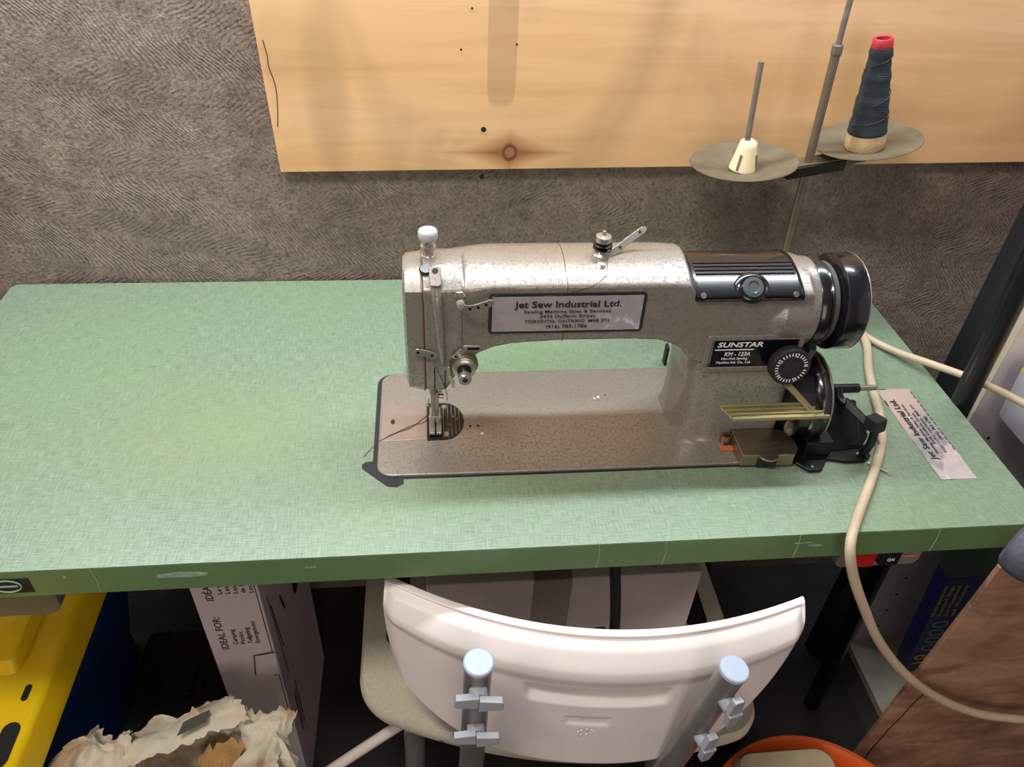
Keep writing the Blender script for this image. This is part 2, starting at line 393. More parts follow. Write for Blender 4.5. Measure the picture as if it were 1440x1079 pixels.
# steel legs
for x, y in ((.262, .42), (1.09, .42)):
    bm = B(); box(bm, x-.02, x+.02, y-.03, y+.03, .045, TH-.0395); box(bm, x-.022, x+.022, y-.30, y+.08, 0.0, .045); box(bm, x-.03, x+.03, y-.27, y+.05, TH-.048, TH-.0395)
    finish('leg', bm, mat('dark green steel', lin(30, 36, 36), .5), tb, bevel=.003)
# shallow metal drawer hung under the left end
bm = B()
pts = rrect(.26, .044, .018, 6, .082, 0); pts = [(x, z if z < 0 else .022) for x, z in pts]
prism(bm, pts, (0, .012, .686), (1, 0, 0), (0, 0, 1), (0, 1, 0), .22)
finish('drawer', bm, mat('grey drawer metal', lin(112, 110, 116), .4, .5, var=.1), tb, bevel=.002)
# power switch
sw = B(); prism(sw, rrect(.098, .040, .009, 5), (1.083, .012, .6935), (1, 0, 0), (0, 0, 1), (0, 1, 0), .05)
swo = finish('power_switch', sw, mat('grey switch box', lin(132, 126, 120), .45), tb, bevel=.002); swo['label'] = 'grey switch box with red and black buttons'
bm = B(); box(bm, 1.0475, 1.072, .004, .013, .683, .706); finish('off_button', bm, mat('red button', lin(176, 26, 34), .35), swo, bevel=.0015)
bm = B(); box(bm, 1.078, 1.101, .004, .013, .684, .706); finish('on_button', bm, M_black, swo, bevel=.0015)
bm = B(); text(bm, 'ON', (1.0895, .0035, .6925), (1, 0, 0), (0, 0, 1), .005, .008, .01, align='CENTER'); plain('on_lettering', bm, M_white, swo)
bm = B(); box(bm, 1.104, 1.124, .0105, .0125, .6895, .6925); plain('warning_strip', bm, mat('orange print', lin(220, 130, 100), .5), swo)
# knee lifter
bm = B(); tube(bm, [(.71, .10, .705), (.775, .04, .70), (.7845, .03, .69), (.789, .0, .62), (.79, -.01, .56), (.7895, -.012, .53)], .0062, 12, 5)
kl = finish('knee_lifter', bm, M_blackm, tb, smooth=True)
bm = B(); box(bm, .766, .782, -.012, .004, .51, .60, Matrix.Translation((0, 0, 0))); finish('knee_pad', bm, M_rub, kl, bevel=.004)

# ---------------------------------------------------------------- sewing machine
sm = empty('sewing_machine', (.78, .19, TH), 'industrial sewing machine in grey-beige hammertone with black handwheel, let into green table', 'sewing machine')
YF, YB = .145, .232
bm = B(); prism(bm, rrect(BX1-BX0, BY1-BY0, .017, 8, (BX0+BX1)/2, (BY0+BY1)/2), (0, 0, TH-.012), (1, 0, 0), (0, 1, 0), (0, 0, 1), .0155)
bed = finish('bed', bm, M_ham, sm, bevel=.0015)
BZ = TH+.0035
def sec(x, yf, yb, zb, zt, zc, n=16):
    zt -= .008 if zt > .98 else .009
    pts = [(x, yf+.002, zb), (x, yf, zb+.004)]
    for i in range(6): pts.append((x, yf, zb+.004+(zc-zb-.004)*(i+1)/6))
    ym, w = (yf+yb)/2, (yb-yf)/2
    for i in range(1, n):
        t = i/n; k = t/.55 if t < .55 else (1-t)/.45
        pts.append((x, yf+(yb-yf)*t, zc+(zt-zc)*(1-(1-k)**1.9)))
    for i in range(6): pts.append((x, yb, zc-(zc-zb-.004)*i/6))
    pts += [(x, yb, zb+.004), (x, yb-.002, zb)]
    return pts
bm = B()
loft(bm, [sec(x, yf, yb, zb, zt, zc) for x, yf, yb, zb, zt, zc in (
    (.585, .1425, .224, .838, .984, .962), (.606, .1425, .224, .838, .984, .962), (.611, .1428, .226, .846, .984, .962), (.618, .1428, .228, .860, .984, .962), (.626, .143, .230, .872, .984, .962),
    (.640, .145, .231, .884, .985, .964), (.655, .1455, YB, .891, .985, .965), (.675, YF, YB, .8955, .985, .965), (.72, YF, YB, .898, .985, .965),
    (.80, YF, YB, .898, .985, .965), (.83, YF, YB, .896, .985, .965), (.848, YF, YB, .889, .985, .963), (.852, YF, YB, .886, .985, .963), (.858, YF, YB, .880, .973, .951), (.868, YF, YB, .868, .973, .951),
    (.92, YF, YB, .85, .973, .951), (.985, YF, YB, .86, .973, .951))])
# raised rib block at the head top
loft(bm, [sec(x, .1415, .222, .950, .9865, .964) for x in (.585, .625)])
# round end toward the handwheel
lathe(bm, [(.043, -.057), (.0495, -.037), (.0495, 0), (.048, .002)], (.9955, .1895, .9145), (1, 0, 0), 48)
# pillar (plan sections)
def plan(z, xl, xr, yf, yb, r, rb=.02, n=10):
    out = []
    for cx, cy2, a0, rr in ((xr-.006, yf+.006, 270, .006), (xr-.012, yb-.012, 0, .012), (xl+rb, yb-rb, 90, rb), (xl+r, yf+r, 180, r)):
        for i in range(n+1):
            a = math.radians(a0+90*i/n); out.append((cx+rr*math.cos(a), cy2+rr*math.sin(a), z))
    return out
loft(bm, [plan(z, xl, xr, yf, .237, r) for z, xl, xr, yf, r in ((.750, .868, 0.989, .138, .040), (.754, .870, .989, .1395, .040), (.760, .8725, .989, .141, .038), (.79, .874, .989, .1425, .038), (.83, .873, 0.989, .144, .037), (.855, .868, 0.990, .1445, .036), (.873, .862, 0.990, YF, .034), (.886, .853, 0.991, YF, .030), (.897, .840, 0.992, YF, .024), (.915, .83, 0.992, YF+.001, .02))])
body = finish('body', bm, M_ham, sm, smooth=True)
md = body.modifiers.new('r', 'REMESH'); md.mode = 'VOXEL'; md.voxel_size = .0016; md.use_smooth_shade = True
md = body.modifiers.new('s', 'SMOOTH'); md.iterations = 7; md.factor = .6
# bead of dried oil paint around pillar foot is part of casting; thin joint ring round the arm
bm = B(); rr = sec(.7265, YF-.0002, YB+.0002, .8978, .9852, .965)
tube(bm, [Vector(p) for p in rr]+[Vector(rr[0])], .0003, 5); plain('thread_line', bm, M_thread, sm)
# face plate at the left end
bm = B(); loft(bm, [sec(x, yf, yb, zb, zt, zc) for x, yf, yb, zb, zt, zc in ((.5655, .149, .216, .848, .981, .958), (.568, .1445, .221, .842, .982, .961), (.5835, .143, .223, .838, .9835, .962))])
fp = finish('face_plate', bm, M_ham, sm, smooth=True, bevel=.001)
bm = B(); rr = sec(.5843, .1432, .2232, .8382, .9838, .962); tube(bm, [Vector(p) for p in rr]+[Vector(rr[0])], .0009, 6); plain('gasket', bm, mat('brown gasket', lin(120, 84, 66), .6), fp)
# take-up lever guard rib on the front
bm = B(); rings = []
for x, z, y, w, t in ((.5975, .975, .152, .0052, .003), (.598, .966, .1435, .0055, .004), (.5985, .955, .140, .0055, .004), (.600, .935, .139, .0045, .0045), (.6015, .905, .1395, .0042, .0045), (.603, .885, .1405, .0038, .004), (.6035, .873, .1425, .002, .002)):
    rings.append([(x+w*math.cos(a), y+t*math.sin(a)*1.0+.001, z) for a in [2*PI*k/16 for k in range(16)]])
loft(bm, rings); finish('take_up_guard', bm, M_ham, sm, smooth=True)
bm = B(); prism(bm, rrect(.0115, .020, .003, 4), (.5975, .150, .9735), (1, 0, 0), (0, .78, .62), (0, -.62, .78), .004); tg = finish('guard_tab', bm, M_ham, sm, bevel=.0008)
bm = B(); lathe(bm, [(.0035, 0), (.003, .0015)], (.5975, .1515+.001, .979), (0, -.62, .78), 16); plain('tab_screw', bm, M_dark, tg)
# front pocket recess outline and vertical slot lines of the head
bm = B()
for x, z0, z1 in ((.5945, .842, .870), (.6055, .842, .866)):
    box(bm, x-.0005, x+.0005, .1418, .1432, z0, z1)
each('slot', bm, M_dark, sm)
bm = B(); tube(bm, [(.5955, .1375, .875), (.601, .139, .860), (.6065, .1415, .838), (.6075, .158, .812)], .0004, 5, 3)
tube(bm, [(.622, .139, .948), (.6232, .1405, .92), (.6225, .1405, .887)], .0003, 5)
tube(bm, [(.77, .187, .996), (.763, .15, .972), (.73, .1445, .958), (.69, .1443, .955), (.66, .1443, .957), (.648, .138, .955), (.635, .134, .953)], .0003, 5, 4)
each('upper_thread', bm, M_thread, sm)
# top knob (pressure regulator)
kx, ky = .5915, .186
bm = B(); lathe(bm, [(.0085, .978), (.0085, .984), (.0075, .9865), (.0055, .987), (.0055, .993), (.0078, .9935), (.0078, .997), (.0048, .998), (.0048, 1.004)], (kx, ky, 0), (0, 0, 1), 24)
kb = finish('pressure_regulator', bm, M_chrome, sm, smooth=True)
bm = B(); lathe(bm, [(.0085, 1.004), (.0098, 1.006), (.0098, 1.011), (.0088, 1.0135), (.007, 1.0145), (.0065, 1.0138), (.001, 1.0138)], (kx, ky, 0), (0, 0, 1), 28); finish('regulator_knob', bm, mat('pale grey knob', lin(178, 180, 180), .35), kb, smooth=True)
bm = B(); lathe(bm, [(.0065, 0), (.0065, .004), (.0055, .005)], (.5885, .163, .9805), (0, -.3, .95), 24); finish('oil_plug', bm, M_black, sm, smooth=True)
# thread guides
def guide(name, pts, w, t, holes=(), n=(0, -1, 0)):
    b = B(); P = smoothpath(pts, 4); nn = Vector(n); rings = []
    for i, p in enumerate(P):
        d = (P[min(i+1, len(P)-1)]-P[max(i-1, 0)]).normalized(); s = d.cross(nn).normalized(); q = w*(1 if 0 < i < len(P)-1 else .55)
        rings.append([p+s*q+nn*t, p+s*q-nn*t, p-s*q-nn*t, p-s*q+nn*t])
    loft(b, rings); o = finish(name, b, M_chrome, sm, bevel=.0005)
    for h in holes:
        b = B(); lathe(b, [(w*.45, 0), (w*.42, t+.0004)], Vector(h), nn, 10); plain('eyelet', b, M_dark, o)
    return o
bm = B(); lathe(bm, [(.0062, 0), (.0062, .003), (.005, .0042), (.002, .0045)], (.6205, YF, .9575), (0, -1, 0), 6); finish('guide_nut', bm, M_chrome, sm, smooth=False)
guide('thread_guide', [(.6205, .137, .956), (.6225, .134, .950), (.630, .1325, .949), (.640, .131, .952), (.6525, .130, .958)], .0038, .0006, [(.630, .1325, .9492), (.638, .1315, .9515), (.6455, .1308, .955)])
guide('thread_guide', [(.5745, .141, .8925), (.583, .1395, .892), (.591, .139, .890), (.5965, .1388, .886)], .0040, .0008, [(.5785, .1403, .8922), (.5925, .139, .889)])
guide('thread_guide', [(.614, .140, .884), (.619, .139, .889), (.6245, .1405, .8935)], .0036, .0008, [(.6165, .1395, .8865)])
bm = B()
prism(bm, rrect(.021, .0075, .0037, 6), (.6335, YF-.0005, .8935), (1, 0, -.02), (0, 0, 1), (0, -1, 0), .0022)
ag = finish('thread_guide', bm, M_chrome, sm, bevel=.0006)
bm = B(); prism(bm, rrect(.013, .0028, .0014, 4), (.6345, YF-.0024, .8935), (1, 0, 0), (0, 0, 1), (0, -1, 0), .0008); plain('slot', bm, M_dark, ag)
# tension assembly
tx, tz = .6250, .8735
bm = B(); lathe(bm, [(0.0147, -0.0032), (0.0150, 0.0016), (0.0130, 0.0048), (0.0092, 0.0056)], (tx, .143, tz), (0, -1, 0), 40); ta = finish('tension_assembly', bm, mat('brassy worn metal', lin(132, 118, 82), .35, .8), sm, smooth=True)
bm = B(); lathe(bm, [(0.0101, 0.0040), (0.0122, 0.0060), (0.0124, 0.0068), (0.0105, 0.0076), (0.0119, 0.0084), (0.0119, 0.0092), (0.0092, 0.0104), (0.0071, 0.0104)], (tx, .143, tz), (0, -1, 0), 40); finish('tension_disc', bm, M_chrome, ta, smooth=True)
bm = B(); lathe(bm, [(0.0076, 0.0088), (0.0071, 0.0112), (0.0066, 0.0112), (0.0069, 0.0136), (0.0060, 0.0144), (0.0064, 0.0168), (0.0055, 0.0180), (0.0055, 0.0208)], (tx, .143, tz), (0, -1, 0), 32); finish('tension_spring', bm, M_dark, ta, smooth=True)
bm = B(); lathe(bm, [(0.0060, 0.0192), (0.0069, 0.0208), (0.0069, 0.0264), (0.0060, 0.0276), (0.0029, 0.0276), (0.0025, 0.0264), (0.0004, 0.0264)], (tx, .143, tz), (0, -1, 0), 28); finish('tension_nut', bm, M_chrome, ta, smooth=True)
bm = B(); lathe(bm, [(0.0024, 0.0266), (0.0020, 0.0276)], (tx, .143, tz), (0, -1, 0), 10); plain('centre_pin', bm, M_ink, ta)
bm = B(); prism(bm, [(-.002, .012), (.001, .012), (.0015, .002), (.0055, -.008), (.006, -.016), (.003, -.016), (.001, -.008), (-.002, 0)], (.6095, .1425, .8605), (1, 0, 0), (0, 0, 1), (0, -1, 0), .003); finish('check_spring_guard', bm, M_chrome, sm, bevel=.0006)
# presser bar, needle bar, foot
NX, NY = .5928, .1805
bm = B(); lathe(bm, [(.0036, 0), (.0036, .05)], (NX+.002, NY+.013, .79), (0, 0, 1), 16); lathe(bm, [(.0055, 0), (.0055, .012)], (NX+.002, NY+.013, .797), (0, 0, 1), 16)
pbz = finish('presser_bar', bm, M_steel, sm, smooth=True)
bm = B(); lathe(bm, [(.0034, .812), (.0034, .86)], (NX, NY, 0), (0, 0, 1), 16); lathe(bm, [(.0045, .805), (.0045, .813)], (NX, NY, 0), (0, 0, 1), 16)
lathe(bm, [(.0032, 0), (.0032, .005)], (NX+.0045, NY, .809), (1, 0, 0), 14); lathe(bm, [(.0007, .756), (.0007, .805)], (NX, NY, 0), (0, 0, 1), 8)
finish('needle_bar', bm, M_steel, sm, smooth=True)
bm = B()
box(bm, NX-.0035, NX+.0055, NY+.004, NY+.015, .770, .802)
box(bm, NX-.0055, NX+.0075, NY-.003, NY+.014, .7665, .7715)
box(bm, NX-.0060, NX+.0005, NY-.018, NY+.010, .7560, .7600); box(bm, NX+.0020, NX+.0080, NY-.018, NY+.010, .7560, .7600)
box(bm, NX-.005, NX+.007, NY+.000, NY+.010, .758, .768); lathe(bm, [(.0026, 0), (.0026, .015)], (NX-.0065, NY+.004, .7645), (1, 0, 0), 14)
lathe(bm, [(.003, 0), (.003, .006)], (NX+.0055, NY+.010, .792), (1, 0, 0), 12)
finish('presser_foot', bm, M_chrome, sm, bevel=.0007)
bm = B(); tube(bm, [(NX-.0055, NY+.004, .793), (NX-.0065, NY+.002, .789), (NX-.0065, NY+.004, .782), (NX-.004, NY+.006, .780)], .0008, 6, 3); finish('finger_guard', bm, M_chrome, sm, smooth=True)
# slide plate and needle plate
bm = B(); box(bm, BX0+.0025, .5838, .1585, .2205, BZ-.001, BZ+.0006); sp_ = finish('slide_plate', bm, mat('pinkish steel plate', lin(176, 164, 160), .34, .85, var=.12, vscale=25), sm, bevel=.0003)
bm = B(); lathe(bm, [(.0025, 0), (.0025, .0003)], (.5445, .190, BZ+.0006), (0, 0, 1), 20); bmesh.ops.scale(bm, vec=(1, 1.7, 1), space=Matrix.Translation((-.5445, -.19, 0)), verts=bm.verts); plain('finger_hole', bm, M_ink, sp_)
bm = B()
pts = [(.5842, .2215), (.5842, .1565), (.604, .1568)]+[(.604+.0235*math.sin(a), .189-.0322*math.cos(a)) for a in [PI*i/18 for i in range(1, 18)]]+[(.604, .2212)]
prism(bm, pts, (0, 0, BZ-.001), (1, 0, 0), (0, 1, 0), (0, 0, 1), .0018); npl = finish('needle_plate', bm, M_dark, sm, bevel=.0003)
bm = B()
for i, x in enumerate((.6035, .6085, .6130, .6175, .6220)):
    hh = .032*math.sqrt(max(0, 1-((x-.604)/.0235)**2)) if x > .604 else .031
    box(bm, x-.00025, x+.00025, .189-hh+.002, .189+hh-.002, BZ+.0008, BZ+.00095)
for s, x, y in (('8', .6048, .166), ('5', .6094, .180), ('4', .6134, .194), ('2', .618, .190)): text(bm, s, (x, y, BZ+.0009), (1, 0, 0), (0, 1, 0), .0045)
plain('scale_lines', bm, mat('engraved line', lin(130, 122, 114), .5), npl)
bm = B()
for x, y in ((.6045, .2135), (.6065, .1655)): lathe(bm, [(.0034, 0), (.0028, .0012)], (x, y, BZ+.0008), (0, 0, 1), 18)
each('plate_screw', bm, M_steel, npl, smooth=True)
bm = B()
for k in range(3): box(bm, NX-.0045+.0035*k, NX-.0028+.0035*k, .168, .194, BZ+.0006, BZ+.0016)
each('feed_dog', bm, M_steel, npl, smooth=False)
bm = B()
tube(bm, [(.5885, .203, BZ+.0012), (.578, .192, BZ+.0014), (.565, .178, BZ+.0014), (.548, .170, BZ+.0012), (.530, .1575, BZ+.001), (.518, .145, TH+.0008), (.5135, .137, TH+.0008)], .00035, 5, 5)
tube(bm, [(.5885, .198, BZ+.0012), (.580, .187, BZ+.0014), (.566, .182, BZ+.0014), (.552, .173, BZ+.0012), (.540, .166, BZ+.001)], .00035, 5, 5)
each('loose_thread', bm, M_thread, sm)
bm = B()
for x, y, r in ((.6345, .179, .0016), (.6435, .1795, .0016), (.8045, .2285, .0012)): lathe(bm, [(r, 0), (r, .0003)], (x, y, BZ), (0, 0, 1), 14)
each('oil_hole', bm, M_ink, bed)
bm = B()
for x, y, r in ((.6475, .166, .0019), (.795, .2255, .002), (.79, .223, .0014)): lathe(bm, [(r, 0), (r*.6, .0006)], (x, y, BZ), (0, 0, 1), 7)
each('lint_speck', bm, M_white, bed)
# dealer plate on the arm
def frm(b, w, h, r, t, o, ex, ey, ez, d):
    a = rrect(w, h, r, 6); c = rrect(w-2*t, h-2*t, max(r-t, .0005), 6); o, ex, ey, ez = map(Vector, (o, ex, ey, ez))
    L = lambda p, k: o+ex*p[0]+ey*p[1]+ez*k
    loft(b, [[L(p, 0) for p in a], [L(p, d) for p in a], [L(p, d) for p in c], [L(p, 0) for p in c]], cap=False)
    
dcx, dcz = .7285, .934
bm = B(); prism(bm, rrect(.1585, .0475, .0045, 6), (dcx, YF+.0012, dcz), (1, 0, 0), (0, 0, 1), (0, -1, 0), .0022); dp = finish('dealer_plate', bm, M_ink, sm, bevel=.0004)
dp['label'] = 'black-edged silver foil dealer sticker with black lettering'
bm = B(); V = {}; nx, ny = 60, 16; w, h = .1515, .0415
for i in range(nx+1):
    for j in range(ny+1):
        x = dcx-w/2+w*i/nx; z = dcz-h/2+h*j/ny
        V[i, j] = bm.verts.new((x, YF-.0014-.0004*noise.noise(Vector((x*85, z*85, 1)))-.0002*noise.noise(Vector((x*260, z*260, 5))), z))
for i in range(nx):
    for j in range(ny): bm.faces.new((V[i, j], V[i+1, j], V[i+1, j+1], V[i, j+1]))
finish('foil', bm, M_foil, dp, smooth=True)
bm = B(); dealer(bm, (dcx-.079, YF-.002, dcz-.0215), (1, 0, 0), (0, 0, 1)); plain('lettering', bm, M_ink, dp)
# black oil-window cover on the arm top
CX0, CX1 = .8575, .9725
def arc_top(x, k, off=0.0):   # k 0..1 from front crease to the back along the cover section
    t = PI*(-.04+k*.98); ym, w = (YF+YB)/2, (YB-YF)/2
    if t < 0: return Vector((x, ym-w-off, .951+t*.03))
    q = (1-math.cos(t))/2; k = q/.55 if q < .55 else (1-q)/.45
    return Vector((x, ym-(w+off)*math.cos(t), .951+off*(.35+.65*math.sin(t))+.0135*(1-(1-max(0, k))**1.9)))
bm = B(); rings = []
K = [i/26 for i in range(27)]
def cov(x, off): return [arc_top(x, k, off) for k in K]+[arc_top(x, k, -.002) for k in reversed(K)]
for x, off in ((CX0, .0005), (CX0+.001, .0028), (CX0+.003, .0032), (CX0+.0035, .0018), (CX1-.0035, .0018), (CX1-.003, .0032), (CX1-.001, .0028), (CX1, .0005)): rings.append(cov(x, off))
loft(bm, rings); cv = finish('top_cover', bm, M_black, sm, smooth=True)
for k0 in (.40, .44, .48, .52):
    bm = B(); tube(bm, [arc_top(CX0+.005, k0, .0022), arc_top(CX1-.005, k0, .0022)], .0008, 6); finish('rib', bm, M_black, cv, smooth=True)
bm = B(); tube(bm, [arc_top(CX0+.001, -.0, .0022), arc_top(CX1-.001, -.0, .0022)], .0013, 8); finish('lower_lip', bm, M_black, cv, smooth=True)
nrm = Vector((0, -.72, .70)); pc = arc_top((CX0+CX1)/2+.0025, .24, .0015)
bm = B(); lathe(bm, [(.0165, -.001), (.0155, .0015), (.0125, .003), (.0115, .0025)], pc, nrm, 36); bmesh.ops.scale(bm, vec=(1.15, 1, 1), space=Matrix.Translation(-pc), verts=bm.verts); ow = finish('oil_window', bm, M_black, cv, smooth=True)
bm = B(); lathe(bm, [(.0115, .0), (.0105, .0045), (.0065, .0055), (.0055, .0042), (.001, .0045)], pc, nrm, 30); finish('window_lens', bm, mat('smoky lens', lin(90, 96, 98), .12, .2, coat=.5), ow, smooth=True)
for x in (CX0+.008, CX1-.010):
    p = arc_top(x, .10, .0015); bm = B(); lathe(bm, [(.0032, 0), (.0026, .0016), (.0008, .0016)], p, Vector((0, -.85, .5)), 14); finish('cover_screw', bm, M_steel, cv, smooth=True)
# handwheel
HC = (0, .1895, .9135)
def lx(b, prof): lathe(b, [(r*.915, .994+(x-1.010)*.74) for r, x in prof], HC, (1, 0, 0), 64)
bm = B(); lx(bm, [(.050, 1.010), (.0545, 1.012), (.056, 1.016), (.056, 1.024), (.053, 1.027), (.046, 1.028), (.030, 1.028), (.030, 1.034)]); fl = finish('belt_guard', bm, M_black, sm, smooth=True)
bm = B(); prism(bm, [(0, 0), (.030, .028), (.045, .055), (.010, .050), (-.004, .030)], (.9955, .1445, .8545), (0, 1, 0), (0, 0, 1), (1, 0, 0), .008); finish('guard_tip', bm, M_black, fl, bevel=.001)
bm = B(); lx(bm, [(.030, 1.028), (.050, 1.030), (.051, 1.032), (.043, 1.036), (.0425, 1.043), (.050, 1.047), (.0555, 1.049), (.0575, 1.051), (.058, 1.056), (.058, 1.079), (.0565, 1.0825), (.053, 1.0835), (.046, 1.080), (.02, 1.079), (.001, 1.079)]); hw = finish('handwheel', bm, M_black, sm, smooth=True)
bm = B(); lx(bm, [(.0445, 1.0345), (.0485, 1.0365), (.0485, 1.0425), (.0445, 1.0445)]); finish('drive_belt', bm, mat('grey worn belt', lin(74, 68, 62), .7), sm, smooth=True)
bm = B(); lx(bm, [(.0572, 1.0815), (.0578, 1.0822), (.0572, 1.0829), (.0568, 1.0822)]); finish('rim_edge', bm, M_steel, hw, smooth=True)
# maker's plate
bm = B(); frm(bm, .1075, .0475, .002, .006, (.9345, YF-.0002, .8785), (1, 0, 0), (0, 0, 1), (0, -1, 0), .0022)
mp_ = finish('nameplate_frame', bm, M_ham, sm, bevel=.001)
bm = B(); prism(bm, [(-.046, -.0195), (.0475, -.0195), (.050, .0195), (-.047, .0195)], (.9365, YF+.001, .8785), (1, 0, 0), (0, 0, 1), (0, -1, 0), .0022)
np_ = plain('nameplate', bm, mat('black glossy plate', lin(12, 14, 26), .18), sm); np_['label'] = 'glossy black nameplate with white lettering'
bm = B()
yo = YF-.0014
text(bm, 'SUNSTAR', (.8935, yo, .8875), (1, 0, 0), (0, 0, 1), .0062, .050, .02, .15)
text(bm, 'KM - 123A', (.9035, yo, .8755), (1, 0, 0), (0, 0, 1), .0055, .0285, .012, .1)
text(bm, 'Han-Kuk Sewing', (.9012, yo, .8706), (1, 0, 0), (0, 0, 1), .0032, .029, .004)
text(bm, 'Machine Ind. Co., Ltd.', (.8965, yo, .8655), (1, 0, 0), (0, 0, 1), .0032, .0385, .004)
plain('lettering', bm, M_white, np_)
bm = B(); box(bm, .8915, .9345, yo-.0003, yo, .8833, .8845); plain('rule_line', bm, M_white, np_)
# stitch length dial
dc = Vector((.9715, YF-.001, .8705)); ax = Vector((0, -1, .12)).normalized()
bm = B(); prof = [(.010, 0), (.0185, .006), (.0212, .008)]
lathe(bm, [(.009, -.003), (.012, .004), (.0205, .008), (.0218, .0095), (.0218, .019), (.0205, .0205), (.0095, .0205), (.0095, .0215), (.001, .0215)], dc, ax, 48); dl = finish('stitch_dial', bm, M_rub, sm, smooth=True)
bm = B(); e1 = Vector((1, 0, 0)); e2 = ax.cross(e1)*-1; e2 = e2 if e2.z > 0 else -e2
for k in range(30):
    a = 2*PI*k/30
    if k % 6 == 0: continue
    d = e1*math.cos(a)+e2*math.sin(a); s = ax.cross(d); c0 = dc+ax*.0206
    q = [c0+d*.0142-s*.0006, c0+d*.0142+s*.0006, c0+d*.0178+s*.0006, c0+d*.0178-s*.0006]
    vs = [bm.verts.new(p) for p in q]; bm.faces.new(vs)
for k, s in enumerate('12345'):
    a = 2*PI*(k/5)+.05; d = e1*math.cos(a)+e2*math.sin(a); s2 = -ax.cross(d) if ax.cross(d).dot(e1) < 99 else 0
    tt = (e1*math.sin(a)-e2*math.cos(a)); text(bm, s, dc+ax*.0206+d*.0135-tt*.0014, tt, d, .0048)
plain('dial_numbers', bm, M_white, dl)
# reverse lever with four ridges
M_lev = mat('olive brass metal', lin(176, 166, 120), .38, .8, var=.15)
bm = B(); L0 = Vector((.8995, .117, .8265))
A_, Bv = Vector((.0985, 0, .0)), Vector((.0105, -.021, -.003))
vsb = []
for P0 in (L0, ):
    q = [L0, L0+A_*.99, L0+A_+Vector((.010, 0, 0))+Bv, L0+Bv]
    loft(bm, [[p for p in q], [p+Vector((0, 0, .002)) for p in q]])
lv = finish('reverse_lever', bm, M_lev, sm, bevel=.0006)
for k in range(4):
    t = .06+.29*k; p = L0+Bv*t; bm = B(); tube(bm, [p+Vector((.0, 0, .0028)), p+A_+Vector((.010*t, 0, .0028))], .0017, 8); finish('ridge', bm, M_lev, lv, smooth=True)
bm = B(); prism(bm, [(0, 0), (.006, 0), (-.030, .045), (-.040, .045)], (1.004, .098, .824), (1, 0, 0), (0, .75, .66), (0, .66, -.75), .004); finish('lever_arm', bm, M_lev, lv, bevel=.0006)
# pretension post on arm top
px_, py_ = .766, .186
bm = B(); lathe(bm, [(.0095, .983), (.0095, .986), (.0075, .988), (.006, .991)], (px_, py_, 0), (0, 0, 1), 24); pt = finish('pretension_post', bm, M_chrome, sm, smooth=True)
bm = B(); lathe(bm, [(.006, .990), (.0098, .992), (.0098, .993), (.007, .9945), (.0098, .996), (.0098, .997), (.006, .9985)], (px_, py_, 0), (0, 0, 1), 28); finish('pretension_disc', bm, M_dark, pt, smooth=True)
bm = B(); lathe(bm, [(.004, .998), (.0078, 1.0), (.0082, 1.003), (.0078, 1.0055), (.0022, 1.0065), (.0018, 1.011), (.0005, 1.0112)], (px_, py_, 0), (0, 0, 1), 24); finish('pretension_nut', bm, M_chrome, pt, smooth=True)
guide('thread_guide', [(.768, .182, .9855), (.780, .187, .988), (.793, .194, .995), (.8125, .202, 1.006)], .0036, .0006, [(.785, .1895, .9905), (.806, .1995, 1.0025)], n=(.25, -.55, .8))
bm = B(); lathe(bm, [(.0045, 0), (.0045, .003), (.002, .004)], (.7625, .169, .980), (0, -.5, .85), 12); finish('guide_screw', bm, M_chrome, sm, smooth=True)
for o_ in sm.children:
    if o_.name.split('.')[0] in ('pressure_regulator', 'oil_plug', 'pretension_post', 'guide_screw') or (o_.name.startswith('thread_guide') and o_.data.vertices[0].co.z > .975): o_.location.z -= .008
# belt-side pulley wheel seen behind the dial
bm = B(); lathe(bm, [(.010, .994), (.046, 1.006), (.049, 1.008), (.0475, 1.022), (.0525, 1.026), (.0535, 1.030), (.0505, 1.034), (.0505, 1.040), (.048, 1.042), (.044, 1.038), (.012, 1.036), (.012, 1.044), (.001, 1.044)], (0, .163, .806), (1, 0, 0), 56)
bw = empty('bobbin_winder', (1.07, .14, TH), 'black oily bobbin winder with wheel and tension bracket beside the handwheel', 'bobbin winder')
w_ = finish('winder_wheel', bm, M_black, bw, smooth=True); w_.location.x -= .010; w_.location.z -= .004
bm = B()
lathe(bm, [(.0515, 1.0395), (.0525, 1.0405), (.0515, 1.0415)], (0, .163, .806), (1, 0, 0), 56); w_ = finish('wheel_edge', bm, M_steel, bw, smooth=True); w_.location.x -= .010; w_.location.z -= .004
# winder bracket, base, arm, spindle, tensioner
bm = B(); prism(bm, [(1.000, .100), (1.012, .086), (1.026, .086), (1.040, .104), (1.062, .098), (1.082, .098), (1.094, .106), (1.094, .132), (1.100, .175), (1.05, .185), (1.01, .15)], (0, 0, TH), (1, 0, 0), (0, 1, 0), (0, 0, 1), .005); bs = finish('base_plate', bm, M_blackm, bw, bevel=.0015)
bm = B(); hexa(bm, [(1.035, .112, .755), (1.045, .150, .800), (1.038, .125, .754), (1.046, .158, .803), (1.088, .118, .755), (1.082, .148, .795), (1.092, .130, .754), (1.084, .156, .798)]); box(bm, 1.012, 1.045, .108, .150, .755, .776); finish('bracket', bm, M_blackm, bw, bevel=.002)
bm = B(); prism(bm, [(0, 0), (.052, 0), (.060, .010), (.060, .035), (.035, .052), (.012, .040)], (1.036, .120, .757), (1, 0, .0), (0, .8, .6), (0, -.6, .8), .003); finish('winder_plate', bm, M_blackm, bw, bevel=.001)
